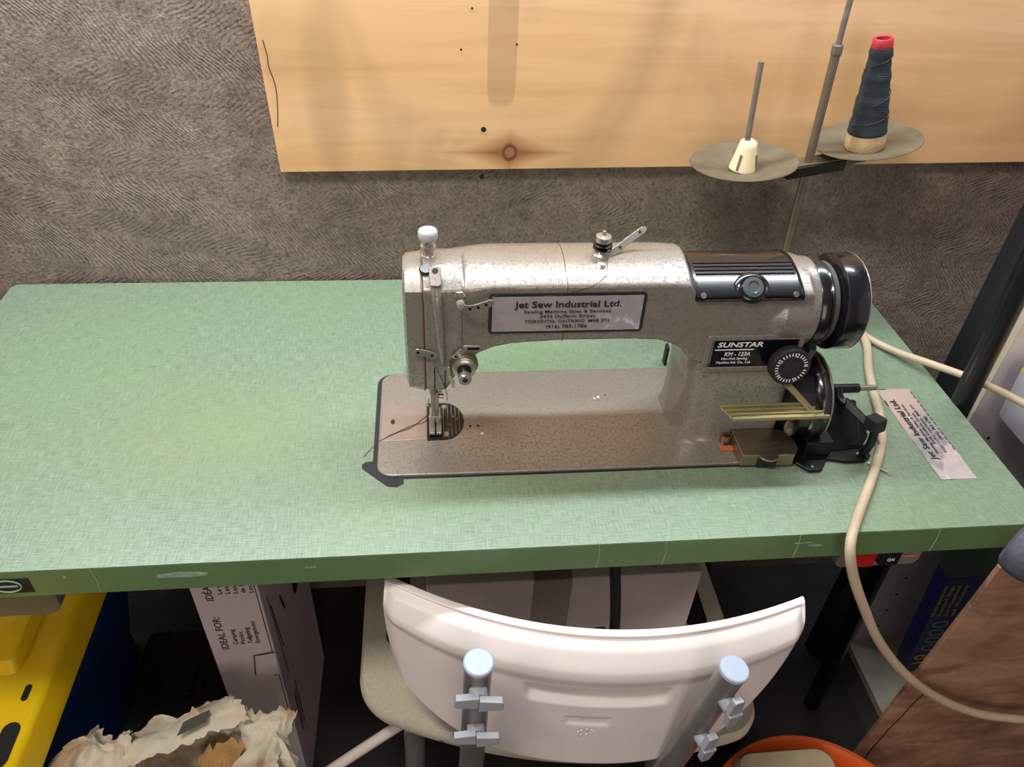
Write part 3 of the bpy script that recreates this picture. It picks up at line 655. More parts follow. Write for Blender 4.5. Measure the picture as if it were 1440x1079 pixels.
bm = B(); tube(bm, [(1.028, .163, .809), (1.086, .163, .809)], .0055, 16); tube(bm, [(1.060, .163, .812), (1.061, .154, .802), (1.066, .146, .800)], .0055, 12, 3); finish('spindle_housing', bm, M_blackm, bw, smooth=True)
bm = B(); tube(bm, [(1.084, .163, .809), (1.108, .163, .809)], .0034, 14); finish('spindle', bm, M_steel, bw, smooth=True)
bm = B(); hexa(bm, [(1.062, .140, .800), (1.064, .146, .808), (1.066, .148, .796), (1.070, .154, .804), (1.084, .104, .790), (1.086, .110, .797), (1.088, .110, .787), (1.090, .116, .794)]); tube(bm, [(1.086, .108, .795), (1.086, .105, .775), (1.084, .108, .757)], .005, 10, 3); finish('tension_arm', bm, M_blackm, bw, bevel=.0012)
bm = B(); box(bm, -.0085, .0085, -.009, .009, -.0085, .0085, Matrix.Translation((1.083, .108, .803)) @ Matrix.Rotation(.35, 4, 'Z') @ Matrix.Rotation(-.2, 4, 'X')); finish('brake_block', bm, M_rub, bw, bevel=.0025)
bm = B(); lathe(bm, [(.0045, 0), (.0045, .0018), (.0018, .003)], (1.066, .131, .7685), (0, -.6, .8), 16); lathe(bm, [(.002, 0), (.001, .0015)], (1.0775, .108, .757), (0, 0, 1), 10); lathe(bm, [(.002, 0), (.001, .0015)], (1.0165, .091, .7555), (0, 0, 1), 10); each('bracket_screw', bm, M_steel, bw, smooth=True)
bm = B(); box(bm, 1.050, 1.0535, .112, .146, .7625, .7645, Matrix.Translation((1.05, .13, .767)) @ Matrix.Rotation(.64, 4, 'X') @ Matrix.Rotation(-.9, 4, 'Z') @ Matrix.Translation((-1.05, -.13, -.7635))); finish('adjuster', bm, M_steel, bw, bevel=.0008)
bm = B(); tube(bm, [(1.090, .129, .795), (1.096, .118, .780), (1.0995, .108, .770)], .0013, 8, 3); finish('wire_spring', bm, M_chrome, bw, smooth=True)

# stamped metal cover by the pillar foot
mc = empty('stamped_cover', (.965, .115, TH), 'small stamped steel cover box on the front right corner of the machine bed', 'cover')
M_cov = mat('brushed cover steel', lin(176, 160, 138), .30, .95, var=.15, vscale=40)
bm = B()
pts = [(.934, .1395), (.934, .098), (.9945, .096), (1.0015, .106), (1.0035, .120), (.999, .132), (.990, .1395)]
loft(bm, [[(x, y, BZ) for x, y in pts], [(x, y, .7705) for x, y in pts]])
cb = finish('cover_box', bm, M_cov, mc, bevel=.0012)
bm = B(); pts = [(.964+.0115*math.cos(a), .0975+.0095*math.sin(a)) for a in [PI+PI*i/14 for i in range(15)]]
prism(bm, pts, (0, 0, .7680), (1, 0, 0), (0, 1, 0), (0, 0, 1), .0027); finish('thumb_tab', bm, M_cov, mc, bevel=.0006)
bm = B(); box(bm, .953, .975, .0955, .0985, BZ+.0005, .7675); plain('tab_recess', bm, M_ink, mc)
bm = B(); text(bm, 'OMSCO', (.967, .1135, .7706), (1, 0, 0), (0, 1, 0), .0052, .026, 0, align='CENTER'); plain('stamped_lettering', bm, mat('light stamp', lin(120, 110, 94), .4, .6), mc)
bm = B(); rr_ = [(.9285+.006*math.cos(a), .1355+.0045*math.sin(a)) for a in [2*PI*i/20 for i in range(20)]]
loft(bm, [[(x, y, BZ) for x, y in rr_], [(x, y, .766) for x, y in rr_], [(.9285+(x-.9285)*.8, .1355+(y-.1355)*.8, .766) for x, y in rr_], [(.9285+(x-.9285)*.8, .1355+(y-.1355)*.8, .757) for x, y in rr_]]); finish('loop', bm, M_cov, mc, smooth=True)
bm = B(); box(bm, .9185, .9425, .1215, .1285, BZ, BZ+.0035); tag(finish('wood_strip', bm, mat('reddish wood', lin(176, 96, 56), .6, var=.2), None, bevel=.0004), 'tiny reddish wooden strip sticking out left of the stamped steel cover', 'wood strip')
# pins by the cable
M_pin = mat('pin steel', lin(200, 196, 186), .25, .9)
for (a, b2, lab) in (((1.0875, .096, TH+.0022), (1.103, .081, TH+.002), 'bent silver nail lying partly under the cable on the green table'), ):
    bm = B(); tube(bm, [a, b2], .0011, 8); d = (Vector(a)-Vector(b2)).normalized(); lathe(bm, [(.0024, 0), (.0024, .0008)], Vector(a), d, 12); lathe(bm, [(.0022, 0), (.0022, .0016)], Vector((1.1045, .0785, TH)), (0, 0, 1), 12)
    tag(finish('small_nail', bm, M_pin, None, smooth=True), lab, 'nail')

# ---------------------------------------------------------------- thread stand
ts = empty('thread_stand', (1.089, .42, TH), 'metal thread stand with two dusty dish plates rising behind the machine', 'thread stand')
M_pole = mat('tarnished pole metal', lin(136, 124, 110), .32, .6, var=.2)
M_dish = mat('dusty metal dish', lin(108, 96, 76), .6, .35, var=.25, vscale=45)
pb0, pb1, pb2 = Vector((1.0895, .42, TH)), Vector((1.0745, .42, 1.112)), Vector((1.069, .42, 1.30))
bm = B(); tube(bm, [pb0, pb1], .0055, 16); finish('pole', bm, M_pole, ts, smooth=True)
bm = B(); tube(bm, [pb1, pb2], .0036, 14); finish('upper_rod', bm, M_steel, ts, smooth=True)
bm = B(); d = (pb1-pb0).normalized(); lathe(bm, [(.0062, -.002), (.0068, 0), (.0068, .009), (.0055, .0105)], pb1-d*.003, d, 8); finish('clamp_collar', bm, M_pole, ts, smooth=False)
bm = B(); lathe(bm, [(.02, 0), (.02, .003), (.011, .004), (.011, .016)], (1.0895, .42, TH), (0, 0, 1), 24); finish('base_nut', bm, M_dark, ts, smooth=True)
D1, D2 = Vector((.991, .412, .971)), Vector((1.158, .432, .991))
for D, nm in ((D1, 0), (D2, 1)):
    bm = B(); lathe(bm, [(.002, -.004), (.024, -.004), (.030, .000), (.055, .0045), (.0655, .0075), (.067, .0085), (.0665, .0095), (.055, .0062), (.030, .0018), (.022, -.0015), (.002, -.0015)], D, ((-.10, .05, 1) if nm == 0 else (-.19, .06, 1)), 56)
    finish('dish', bm, M_dish, ts, smooth=True)
arm = (D2-D1).normalized(); sd = Vector((0, 0, 1)).cross(arm)
bm = B()
for q0, q1, zz in ((D1+Vector((0, 0, -.006)), D2+Vector((0, 0, -.006)), 0), ):
    s = sd*.011
    loft(bm, [[q0-s, q0+s, q0+s+Vector((0, 0, -.002)), q0+s*.8+Vector((0, 0, -.011)), q0+s*.7+Vector((0, 0, -.002)), q0-s*.7+Vector((0, 0, -.002)), q0-s*.8+Vector((0, 0, -.011)), q0-s+Vector((0, 0, -.002))],
              [q1-s, q1+s, q1+s+Vector((0, 0, -.002)), q1+s*.8+Vector((0, 0, -.011)), q1+s*.7+Vector((0, 0, -.002)), q1-s*.7+Vector((0, 0, -.002)), q1-s*.8+Vector((0, 0, -.011)), q1-s+Vector((0, 0, -.002))]])
finish('bracket_arm', bm, M_dish, ts, smooth=False)
bm = B()
s = sd*.013; a0, a1 = D1.lerp(D2, .35)+Vector((0, 0, -.008)), D1.lerp(D2, .82)+Vector((0, 0, -.008))
hexa(bm, [a0-s+Vector((0, 0, -.014)), a0-s, a0+s+Vector((0, 0, -.014)), a0+s, a1-s+Vector((0, 0, -.014)), a1-s, a1+s+Vector((0, 0, -.014)), a1+s]); finish('clamp_channel', bm, M_blackm, ts, bevel=.001)
bm = B(); tube(bm, [D1+Vector((0, 0, -.004)), D1+Vector((-.0085, 0, .130))], .0036, 14); finish('spindle', bm, M_steel, ts, smooth=True)
bm = B(); lathe(bm, [(.0175, -.001), (.0168, .003), (.0115, .028), (.0105, .0335), (.008, .0355), (.004, .036)], D1, (0, 0, 1), 28); ch = finish('cone_holder', bm, mat('cream plastic', lin(226, 208, 170), .45), ts, smooth=True)
for a in (-2.35, -.75, .8, 2.4):
    bm = B(); u = Vector((math.cos(a), math.sin(a), 0)); w = Vector((-math.sin(a), math.cos(a), 0))
    prism(bm, [(-.0016, 0), (.0016, 0), (.0016, .019), (-.0016, .019)], D1+u*.0163+Vector((0, 0, .001)), w, Vector((0, 0, 1))-u*.19, u, .0014); plain('notch', bm, mat('dark notch', lin(110, 90, 66), .7), ch)
# cone of dark thread
tcn = empty('thread_cone', tuple(D2+Vector((-.002, 0, .0))), 'tall cone of dark blue-grey thread with red tip on the right dish', 'thread cone')
C0 = D2+Vector((-.002, 0, 0)); tilt = Vector((-.165, 0, 1)).normalized()
bm = B(); lathe(bm, [(.0235, .0), (.0248, .002), (.024, .012), (.023, .024), (.0225, .028)], C0, tilt, 40); finish('tan_base', bm, mat('tan thread', lin(192, 164, 124), .85, var=.1, vscale=260, bump=.8, bscale=500), tcn, smooth=True)
M_th = mat('dark teal grey thread', lin(36, 46, 52), .75, var=.25, vscale=50)
g = N(M_th); t_ = g.n('TexCoord').outputs['Object']; wv = g.n('TexWave', Scale=130.0, Distortion=1.5); wv.bands_direction = 'Z'; g.l(t_, wv.inputs[0]); bp = g.n('Bump', Strength=.5, Distance=.0006); g.l(wv.outputs[1], bp.inputs['Height']); g.l(bp.outputs[0], g.b.inputs['Normal'])
prof = []
for i in range(31):
    t = i/30; r = .0238*(1-t)+.0122*t + .0005*math.sin(t*21)+.0004*math.sin(t*47+1)
    prof.append((r if i not in (0,) else .022, .018+.107*t))
bm = B(); lathe(bm, prof, C0, tilt, 44); finish('thread_winding', bm, M_th, tcn, smooth=True)
bm = B()
for z0, z1, ph in ((.032, .05, 0), (.06, .085, 1.2), (.088, .10, 3), (.040, .034, 2), (.105, .122, .5)):
    pp = []
    for i in range(21):
        a = ph+PI*1.1*i/20+PI; z = z0+(z1-z0)*i/20; t = (z-.018)/.107; r = .0238*(1-t)+.0122*t+.0004
        pp.append(C0+tilt*z+Vector((math.cos(a)*r, math.sin(a)*r, math.cos(a)*r*.165)))
    tube(bm, pp, .0007, 6)
each('crossing_strand', bm, M_th, tcn, smooth=True)
bm = B(); lathe(bm, [(.0118, .121), (.0124, .126), (.0116, .134), (.0100, .1355), (.0078, .1345), (.0076, .127)], C0, tilt, 36); finish('red_tip', bm, mat('red cone tip', lin(172, 38, 50), .5), tcn, smooth=True)
bm = B(); lathe(bm, [(.0076, .1265), (.0073, .1282)], C0, tilt, 24); plain('tip_opening', bm, M_ink, tcn)

# ---------------------------------------------------------------- cables
M_cable = mat('beige cable sheath', lin(186, 166, 140), .5, var=.12, vscale=25)
M_dash = mat('cable print', lin(90, 78, 64), .6)
R_ = .0054; z = TH+R_
c1 = [(1.150, .50, z), (1.165, .45, z), (1.186, .385, z), (1.1908, .329, z), (1.1648, .2625, z), (1.1485, .212, z), (1.1367, .172, z), (1.1174, .128, z), (1.0912, .0884, z), (1.0636, .0515, z), (1.035, .014, z), (1.0142, -.018, .7508), (1.0236, -.030, .7163), (1.0478, -.038, .6693), (1.0806, -.044, .6146), (1.1253, -.048, .5577), (1.175, -.05, .508), (1.2305, -.05, .4639), (1.2883, -.05, .4315), (1.3531, -.05, .4098), (1.45, -.07, .40), (1.60, -.22, .25), (1.70, -.3, .006), (1.9, -.35, .006)]
bm = B(); tube(bm, c1, R_, 16, 6)
cb1 = finish('power_cable', bm, M_cable, None, smooth=True); tag(cb1, 'thick beige power cable crossing the table and drooping over its front edge', 'cable')
bm = B(); sp_c = smoothpath(c1[3:12], 14)
for i in range(0, len(sp_c)-3, 5):
    p, q = sp_c[i], sp_c[i+2]; nrm = Vector((-.35, -.55, .78)).normalized()*(R_*.98)
    tube(bm, [p+nrm, q+nrm], .00045, 5)
plain('cable_print', bm, M_dash, cb1)
c2 = [(1.16, .500, z), (1.170, .43, z), (1.1850, .370, z), (1.2000, .330, z), (1.2200, .296, z+.003), (1.2470, .255, z+.012), (1.2760, .212, z+.020), (1.3080, .165, z+.022), (1.333, .11, z+.02), (1.345, .03, z+.0), (1.345, -.05, .73), (1.342, -.09, .60), (1.34, -.12, .2), (1.34, -.16, .006), (1.4, -.3, .006)]
bm = B(); tube(bm, c2, .0048, 16, 6); tag(finish('grey_cable', bm, M_cable, None, smooth=True), 'beige cable leaving the back right of the table toward the bookcase', 'cable')

# ---------------------------------------------------------------- black pole right of table
bm = B(); tube(bm, [(1.2845, .20, 0.0), (1.2765, .20, .3), (1.2665, .20, .62), (1.2400, .20, 1.45)], .0135, 20)
bp_ = finish('black_pole', bm, mat('gloss black tube', lin(10, 10, 14), .38), None, smooth=True); tag(bp_, 'glossy black metal tube standing upright beyond the right end of the table', 'pole')

bm = B(); box(bm, 1.322, 1.372, .300, .325, 0, 0.98); tag(finish('dark_gap_fill', bm, mat('black gap fill', lin(20, 20, 24), .6), None, bevel=.001), 'flat black panel added to fill the dark gap between the tube and the bookcase', 'panel')  # added black panel standing in for the dark gap beside the bookcase
# ---------------------------------------------------------------- bookcase
bk = empty('bookcase', (1.5, .15, 0), 'white melamine bookcase with shelf-pin holes right of the table', 'bookcase')
M_mel = mat('white melamine', lin(222, 216, 220), .45, var=.05)
M_strip = mat('yellowed edge strip', lin(214, 200, 176), .5, var=.1, vscale=15)
XB = 1.362
bm = B(); box(bm, XB+.001, 1.66, .275, .297, 0, 1.15); sd_ = finish('side_panel', bm, M_mel, bk, bevel=.0006)
bm = B(); box(bm, XB, XB+.0012, .275, .297, 0, 1.15); plain('edge_strip', bm, M_strip, sd_)
bm = B()
for k in range(20):
    for x in (XB+.046, ): lathe(bm, [(.0028, 0), (.0026, .0003)], (x, .275, .13+.048*k), (0, -1, 0), 10)
each('shelf_pin_hole', bm, M_ink, sd_)
bm = B(); box(bm, XB+.001, 1.66, .004, .020, 0, 1.15); finish('side_panel', bm, M_mel, bk, bevel=.0006)
bm = B(); box(bm, 1.66, 1.67, .004, .297, 0, 1.15); finish('back_panel', bm, M_mel, bk, bevel=.0006)
bm = B(); box(bm, XB+.001, 1.66, .020, .275, .068, .084); finish('bottom_shelf', bm, mat('dusty white melamine', lin(196, 190, 170), .6, var=.3, vscale=18), bk, bevel=.0006)
bm = B(); box(bm, XB+.004, XB+.020, .020, .275, 0, .068); finish('plinth', bm, mat('grey plinth', lin(110, 108, 108), .5), bk, bevel=.0006)
bm = B(); box(bm, XB+.050, 1.66, .020, .275, .667, .677); finish('shelf', bm, M_mel, bk, bevel=.0006)
bn = empty('storage_bin', (1.45, .16, .677), 'white plastic bin with a yellow lid on the bookcase shelf at right edge', 'bin')
bm = B(); loft(bm, [[(1.447+x*k, .158+y*k, zz) for x, y in rrect(.15, .20, .012, 5)] for zz, k in ((.677, .93), (.681, .97), (.757, 1.0))]); finish('bin_body', bm, mat('pale grey plastic', lin(196, 192, 200), .4), bn, smooth=True)
bm = B(); loft(bm, [[(1.447+x*k, .158+y*k, zz) for x, y in rrect(.15, .20, .012, 5)] for zz, k in ((.757, 1.0), (.764, .99), (.766, .96))]); finish('bin_lid', bm, mat('yellow lid', lin(214, 180, 90), .45), bn, smooth=True)
M_yl = mat('yellow print', lin(214, 186, 70), .5)
# green and blue box inside
gb = empty('detergent_box', (1.52, .23, .084), 'tall dark green and blue product box with yellow lettering inside the bookcase', 'box')
bm = B(); hexa(bm, [(1.4395, .205, .084), (1.3945, .205, .50), (1.4395, .235, .084), (1.3945, .235, .50), (1.62, .205, .084), (1.62, .205, .50), (1.62, .235, .084), (1.62, .235, .50)]); finish('carton', bm, mat('dark green card', lin(70, 92, 74), .5), gb, bevel=.001)
bm = B(); hexa(bm, [(1.4368, .2044, .104), (1.4085, .2044, .366), (1.4368, .2356, .104), (1.4085, .2356, .366), (1.60, .2044, .104), (1.60, .2044, .366), (1.60, .2356, .104), (1.60, .2356, .366)]); bl = plain('blue_label', bm, mat('blue label', lin(28, 44, 120), .4), gb)
bm = B()
for i, s in enumerate(('Multi-purpose', 'Scented Bags', 'For Household', 'and Workshop')):
    text(bm, s, (1.425+.012*i, .2036, .262), (-.108, 0, 1), (-1, 0, -.108), .007, .085, .006)
plain('yellow_lettering', bm, M_yl, bl); bm = B(); text(bm, '10', (1.464, .2036, .115), (-.108, 0, 1), (-1, 0, -.108), .022, .030, .02)
plain('yellow_number', bm, M_yl, bl)
bm = B()
for k in range(4):
    cz = .165+.024*k; pp = [(1.456-.0026*k+.013*math.cos(a), .204, cz+.008*math.sin(a)) for a in [2*PI*i/20 for i in range(21)]]; tube(bm, pp, .0018, 6)
each('bag_picture', bm, mat('pale print', lin(150, 160, 170), .5), bl)

# ---------------------------------------------------------------- wooden dolly board with caster
dy = empty('dolly_board', (1.4, -.02, 0), 'worn reddish-brown wooden dolly board stood on edge, right foreground', 'dolly')
def m_old():
    m = mat('worn brown board', lin(150, 112, 88), .6); g = N(m); tc = g.n('TexCoord').outputs['Object']
    mp = g.n('Mapping'); mp.inputs['Rotation'].default_value = (0, .7, 0); mp.inputs['Scale'].default_value = (4, 4, 13); g.l(tc, mp.inputs['Vector'])
    n = g.n('TexNoise', Scale=2.0, Detail=7.0, Distortion=1.0, Roughness=.62); g.l(mp.outputs[0], n.inputs['Vector'])
    n2 = g.n('TexNoise', Scale=11.0, Detail=6.0, Roughness=.7); g.l(tc, n2.inputs['Vector'])
    c = g.mix(g.mr(n.outputs[0], .35, .65, 0, 1), lin(128, 90, 70), lin(168, 130, 104))
    c = g.mix(g.mr(n2.outputs[0], .52, .66, 0, .55), c, lin(108, 66, 46))
    c = g.mix(g.mr(n2.outputs[0], .28, .42, .5, 0), c, lin(186, 156, 128))
    g.l(c, g.b.inputs['Base Color']); bp = g.n('Bump', Strength=.6, Distance=.0015); g.l(n2.outputs[0], bp.inputs['Height']); g.l(bp.outputs[0], g.b.inputs['Normal']); return m
bm = B(); hexa(bm, [(1.150, -.030, 0), (1.188, -.030, .716), (1.150, -.024, 0), (1.188, -.024, .716), (1.72, -.030, 0), (1.72, -.030, .716), (1.72, -.024, 0), (1.72, -.024, .716)])
finish('plywood', bm, m_old(), dy, bevel=.001)
bm = B(); tube(bm, [(1.205, -.0301, .462), (1.1985, -.0301, .432), (1.196, -.0301, .405), (1.190, -.0301, .37), (1.187, -.0301, .335), (1.1845, -.0301, .30), (1.186, -.0301, .25)], .0009, 6, 3); plain('crack', bm, M_ink, dy)
# caster: bracket plate on the board, fork, wheel
wc = Vector((1.131, -.090, .822))
M_tyre = mat('grey black tyre', lin(74, 76, 86), .75, var=.35, vscale=60, bump=1.2, bscale=120)
wa = Vector((.50, -.86, -.02)).normalized()
bm = B(); lathe(bm, [(.012, -.015), (.020, -.016), (.0255, -.013), (.0275, -.007), (.028, 0), (.0275, .007), (.0255, .013), (.020, .016), (.012, .015)], wc, wa, 48); cw = finish('caster_wheel', bm, M_tyre, dy, smooth=True); cw['label'] = 'grey-black rubber caster wheel'
bm = B(); lathe(bm, [(.014, -.0165), (.016, -.015), (.016, .015), (.014, .0165), (.006, .017), (.007, .021), (.001, .0215)], wc, wa, 28); finish('wheel_hub', bm, M_blackm, cw, smooth=True)
bm = B(); q_ = wc+wa*.019
hexa(bm, [q_+Vector(p) for p in ((0, -.008, -.010), (0, -.008, .008), (.085, .062, -.125), (.085, .062, -.110), (.003, -.008, -.010), (.003, -.008, .008), (.095, .062, -.125), (.095, .062, -.110))]); finish('caster_bracket', bm, M_dark, dy, bevel=.001)

# ---------------------------------------------------------------- orange bucket and its content
bc = (1.050, -.165); 
ob = empty('bucket', (bc[0], bc[1], 0), 'round orange plastic bucket on the floor right of the white chair', 'bucket')
bm = B(); lathe(bm, [(.118, 0), (.12, .004), (.136, .30), (.138, .30), (.139, .335), (.145, .337), (.1465, .345), (.145, .352), (.140, .352), (.1345, .345), (.133, .30), (.114, .01), (.001, .01)], (bc[0], bc[1], 0), (0, 0, 1), 64)
finish('bucket_shell', bm, mat('orange plastic', lin(214, 92, 34), .4), ob, smooth=True)
bm = B()
rings = []
for zz, k in ((.10, .80), (.12, .95), (.34, 1.0), (.362, .97), (.370, .90)):
    rings.append([(1.036+x*k, -.105+y*k*.9, zz-.12*(.105+y*k*.9)*.3) for x, y in rrect(.138, .145, .022, 6)])
loft(bm, rings)
tb_ = finish('tan_block', bm, mat('tan worn foam', lin(184, 168, 138), .8, var=.2, vscale=40, bump=.8, bscale=60), None, smooth=True); tag(tb_, 'tan rounded block poking out of the orange bucket', 'block')

# ---------------------------------------------------------------- white shower chair
chr_ = empty('shower_chair', (.74, .03, 0), 'white plastic shower chair with grey tube frame pushed under the green table', 'chair')
# seat
def seatz(x, y): return .462+.006*((x-.738)/.25)**2+ .004*(y-.1)
bm = B(); outl = rrect(.488, .33, .034, 8, .736, .167)
def bow(x, y): return y - (.045*(1-((x-.736)/.244)**2) + .062*((x-.49)/.49) if y < .12 else 0)*max(0, min(1, (.12-y)/.10))
dense = []
for (xa, ya), (xb, yb) in zip(outl, outl[1:]+outl[:1]):
    m_ = max(1, int(math.hypot(xb-xa, yb-ya)/.02)); dense += [(xa+(xb-xa)*q/m_, ya+(yb-ya)*q/m_) for q in range(m_)]
ring0 = [(x, bow(x, y)) for x, y in dense]
def sring(k, dz): return [(.738+(x-.738)*k, .12+(y-.12)*k, seatz(x, y)+dz) for x, y in ring0]
loft(bm, [sring(.93, -.030), sring(.985, -.028), sring(1.0, -.018), sring(1.0, -.006), sring(.985, .001), sring(.93, .0), sring(.5, -.004)])
finish('seat', bm, M_seat, chr_, smooth=True)
for sx in (-1, 1):   # dark hand slots at the sides
    bm = B(); prism(bm, rrect(.030, .175, .0148, 6), (.738+sx*.200, .165, .4665+.0006), (1, 0, 0), (0, 1, 0), (0, 0, 1), .0008); plain('hand_slot', bm, M_ink, chr_)
# backrest: curved panel
BC = Vector((.7465, -.084, 0)); yaw = -.125
def bpt(u, zz, t):   # u -1..1 across, zz height, t thickness offset toward the sitter
    hw_ = .220
    x = u*hw_; yv = .050*u*u + t
    tl = (zz-.69)*-.10
    yv -= tl*-1*(-1)
    X = BC.x+x*math.cos(yaw)-yv*math.sin(yaw); Y = BC.y+x*math.sin(yaw)+yv*math.cos(yaw)
    return Vector((X, Y, zz))
nu, nz = 110, 64
def bottom(u):
    a = abs(u)
    return .497+.082*a**3.6
def top(u): return .690+.004*u*u
def edge(u):   # superellipse clamp at the side corners
    return u
bm = B(); G = {}
for side in (0, 1):
    for i in range(nu+1):
        u = -1+2*i/nu; zb_, zt_ = bottom(u), top(u)
        # round the lower corners
        for j in range(nz+1):
            v = j/nz; zz = zb_+(zt_-zb_)*v
            sh = 1-(.20 if u > 0 else .06)*(1-v)**2.4*abs(u)
            ru = u*sh
            thick = .0125
            e = min(1, min(i, nu-i)/2.5, min(j, nz-j)/3)
            bulge = .0 
            # rolled top band leaning toward camera, hand hold recess on camera side
            yy = (thick if side else -.004)*e+.006*(1-e)*.6
            if not side:
                band = max(0, min(1, (v-.74)/.12)); yy += band*-.0055*e + .026*max(0, (v-.80)/.20)**1.5
                hx = (u-.03)/.34; hz = (zz-.622)/.013
                q = max(0, 1-max(abs(hx)**8, 0)) ; q *= max(0, min(1, (1-hz)*5))*max(0, min(1, (1+hz)*1.2))
                yy += .0105*min(1, q*1.6)
                hx2 = (u+.0)/.105; hz2 = (zz-.583)/.006
                if abs(hx2) < 1 and abs(hz2) < 1: yy += .002
            else:
                yy += .014*max(0, (v-.86)/.14)**1.3
            G[side, i, j] = bm.verts.new(bpt(ru, zz, yy))
for i in range(nu):
    for j in range(nz):
        bm.faces.new((G[0, i, j], G[0, i+1, j], G[0, i+1, j+1], G[0, i, j+1]))
        bm.faces.new((G[1, i, j], G[1, i, j+1], G[1, i+1, j+1], G[1, i+1, j]))
for i in range(nu):
    bm.faces.new((G[0, i, 0], G[1, i, 0], G[1, i+1, 0], G[0, i+1, 0])); bm.faces.new((G[0, i, nz], G[0, i+1, nz], G[1, i+1, nz], G[1, i, nz]))
for j in range(nz):
    bm.faces.new((G[0, 0, j], G[0, 0, j+1], G[1, 0, j+1], G[1, 0, j])); bm.faces.new((G[0, nu, j], G[1, nu, j], G[1, nu, j+1], G[0, nu, j+1]))
br = finish('backrest', bm, M_plastic, chr_, smooth=True)
md = br.modifiers.new('sub', 'SUBSURF'); md.levels = 1; md.render_levels = 2
bm = B()
for k in range(9):
    a = PI*2*k/9; lathe(bm, [(.0013, 0), (.0008, .0012)], bpt(-.005, .566, -.0045)+Vector((.0085*math.cos(a), 0, .0055*math.sin(a))), (0, -1, 0), 8)
finish('moulded_mark', bm, M_white, br, smooth=True)
# two back posts with caps and wing bolts
posts = []
for (top_, bot_, lowx) in (((.6275, -.108, .7225), (.6205, -.100, .39), 0), ((.8645, -.125, .713), (.826, -.112, .39), 1)):
    T, Bt = Vector(top_), Vector(bot_); d = (T-Bt).normalized()
    low = Bt+Vector((0, .02, -.20)) if not lowx else Bt+Vector((-.02, .03, -.20))
    bm = B(); tube(bm, [Vector((low.x, low.y-.02, 0)), low, Bt, T], .0132, 20); po = finish('back_post', bm, M_alu, chr_, smooth=True)
    bm = B(); lathe(bm, [(.0128, -.002), (.0140, -.001), (.0140, .003), (.0128, .0042), (.001, .0045)], T, d, 32); finish('end_cap', bm, M_cap, po, smooth=True)
    posts.append((T, Bt, d, po))
for (T, Bt, d, po), ts_ in zip(posts, ((.028, .098), (.038, .112))):
    for k, s in enumerate(ts_):
        c0 = T-d*s; out_ = Vector((0, -1, .12)).normalized() if po is posts[0][3] else Vector((.25, -1, .1)).normalized()
        bm = B(); lathe(bm, [(.0085, .008), (.0085, .020), (.0075, .0215)], c0, out_, 20)
        sdv = out_.cross(d).normalized(); ang = (.06, -.03, 1.45, 1.5)[k+(0 if po is posts[0][3] else 2)]
        sdv = (sdv*math.cos(ang)+d*math.sin(ang)).normalized(); dn = out_.cross(sdv)
        cc = c0+out_*.021
        for sg in (-1, 1):
            pts = [(0, -.0075), (0, .0075), (sg*.021, .0055), (sg*.0225, .004), (sg*.0225, -.004), (sg*.021, -.0055)]
            prism(bm, pts, cc-out_*(.002 if sg > 0 else -.001), sdv, dn, out_, .0075)
        finish('wing_bolt', bm, M_wing, po, bevel=.0014)
# lower frame tubes
for sg, pp in ((0, [(.60, -.03, .445), (.575, -.015, .44), (.5585, -.005, .405), (.556, -.008, .33), (.545, -.02, 0.0)]), (1, [(.84, -.02, .445), (.862, -.005, .43), (.880, -.002, .36), (.895, -.005, .2), (.91, -.01, 0.0)]),
               (2, [(.60, .24, .445), (.575, .25, .43), (.56, .26, .38), (.545, .28, 0.0)]), (3, [(.88, .24, .445), (.905, .25, .43), (.915, .26, .38), (.93, .28, 0.0)])):
    bm = B(); tube(bm, pp, .0132, 18, 6); finish('leg', bm, M_alu, chr_, smooth=True)
# carton on the seat
ca = empty('white_carton', (.75, .15, .470), 'pale carton with brown tape lying on the seat of the white chair', 'box')
M_card = mat('pale grey card', lin(206, 190, 188), .7, var=.05)
bm = B(); box(bm, .578, .918, .076, .27, .470, .592); finish('carton', bm, M_card, ca, bevel=.002)
bm = B(); box(bm, .708, .755, .0753, .0759, .472, .591); finish('packing_tape', bm, mat('tan tape', lin(140, 120, 114), .25), ca, smooth=False)
bm = B(); box(bm, .708, .755, .0755, .16, .5921, .5926); plain('packing_tape', bm, mat('tan tape top', lin(140, 120, 114), .25), ca)

# ---------------------------------------------------------------- clutch motor under the table
mo = empty('clutch_motor', (.95, .33, .5), 'dark round motor hanging under the right half of the table', 'motor')
bm = B(); lathe(bm, [(.03, -.10), (.075, -.098), (.085, -.09), (.085, .03), (.078, .04), (.06, .06), (.055, .10), (.02, .105)], (.99, .36, .60), (1, 0, 0), 36); finish('motor_housing', bm, M_blackm, mo, smooth=True)
bm = B(); box(bm, .95, 1.01, .32, .40, .67, TH-.0395); finish('motor_mount', bm, M_blackm, mo, bevel=.003)

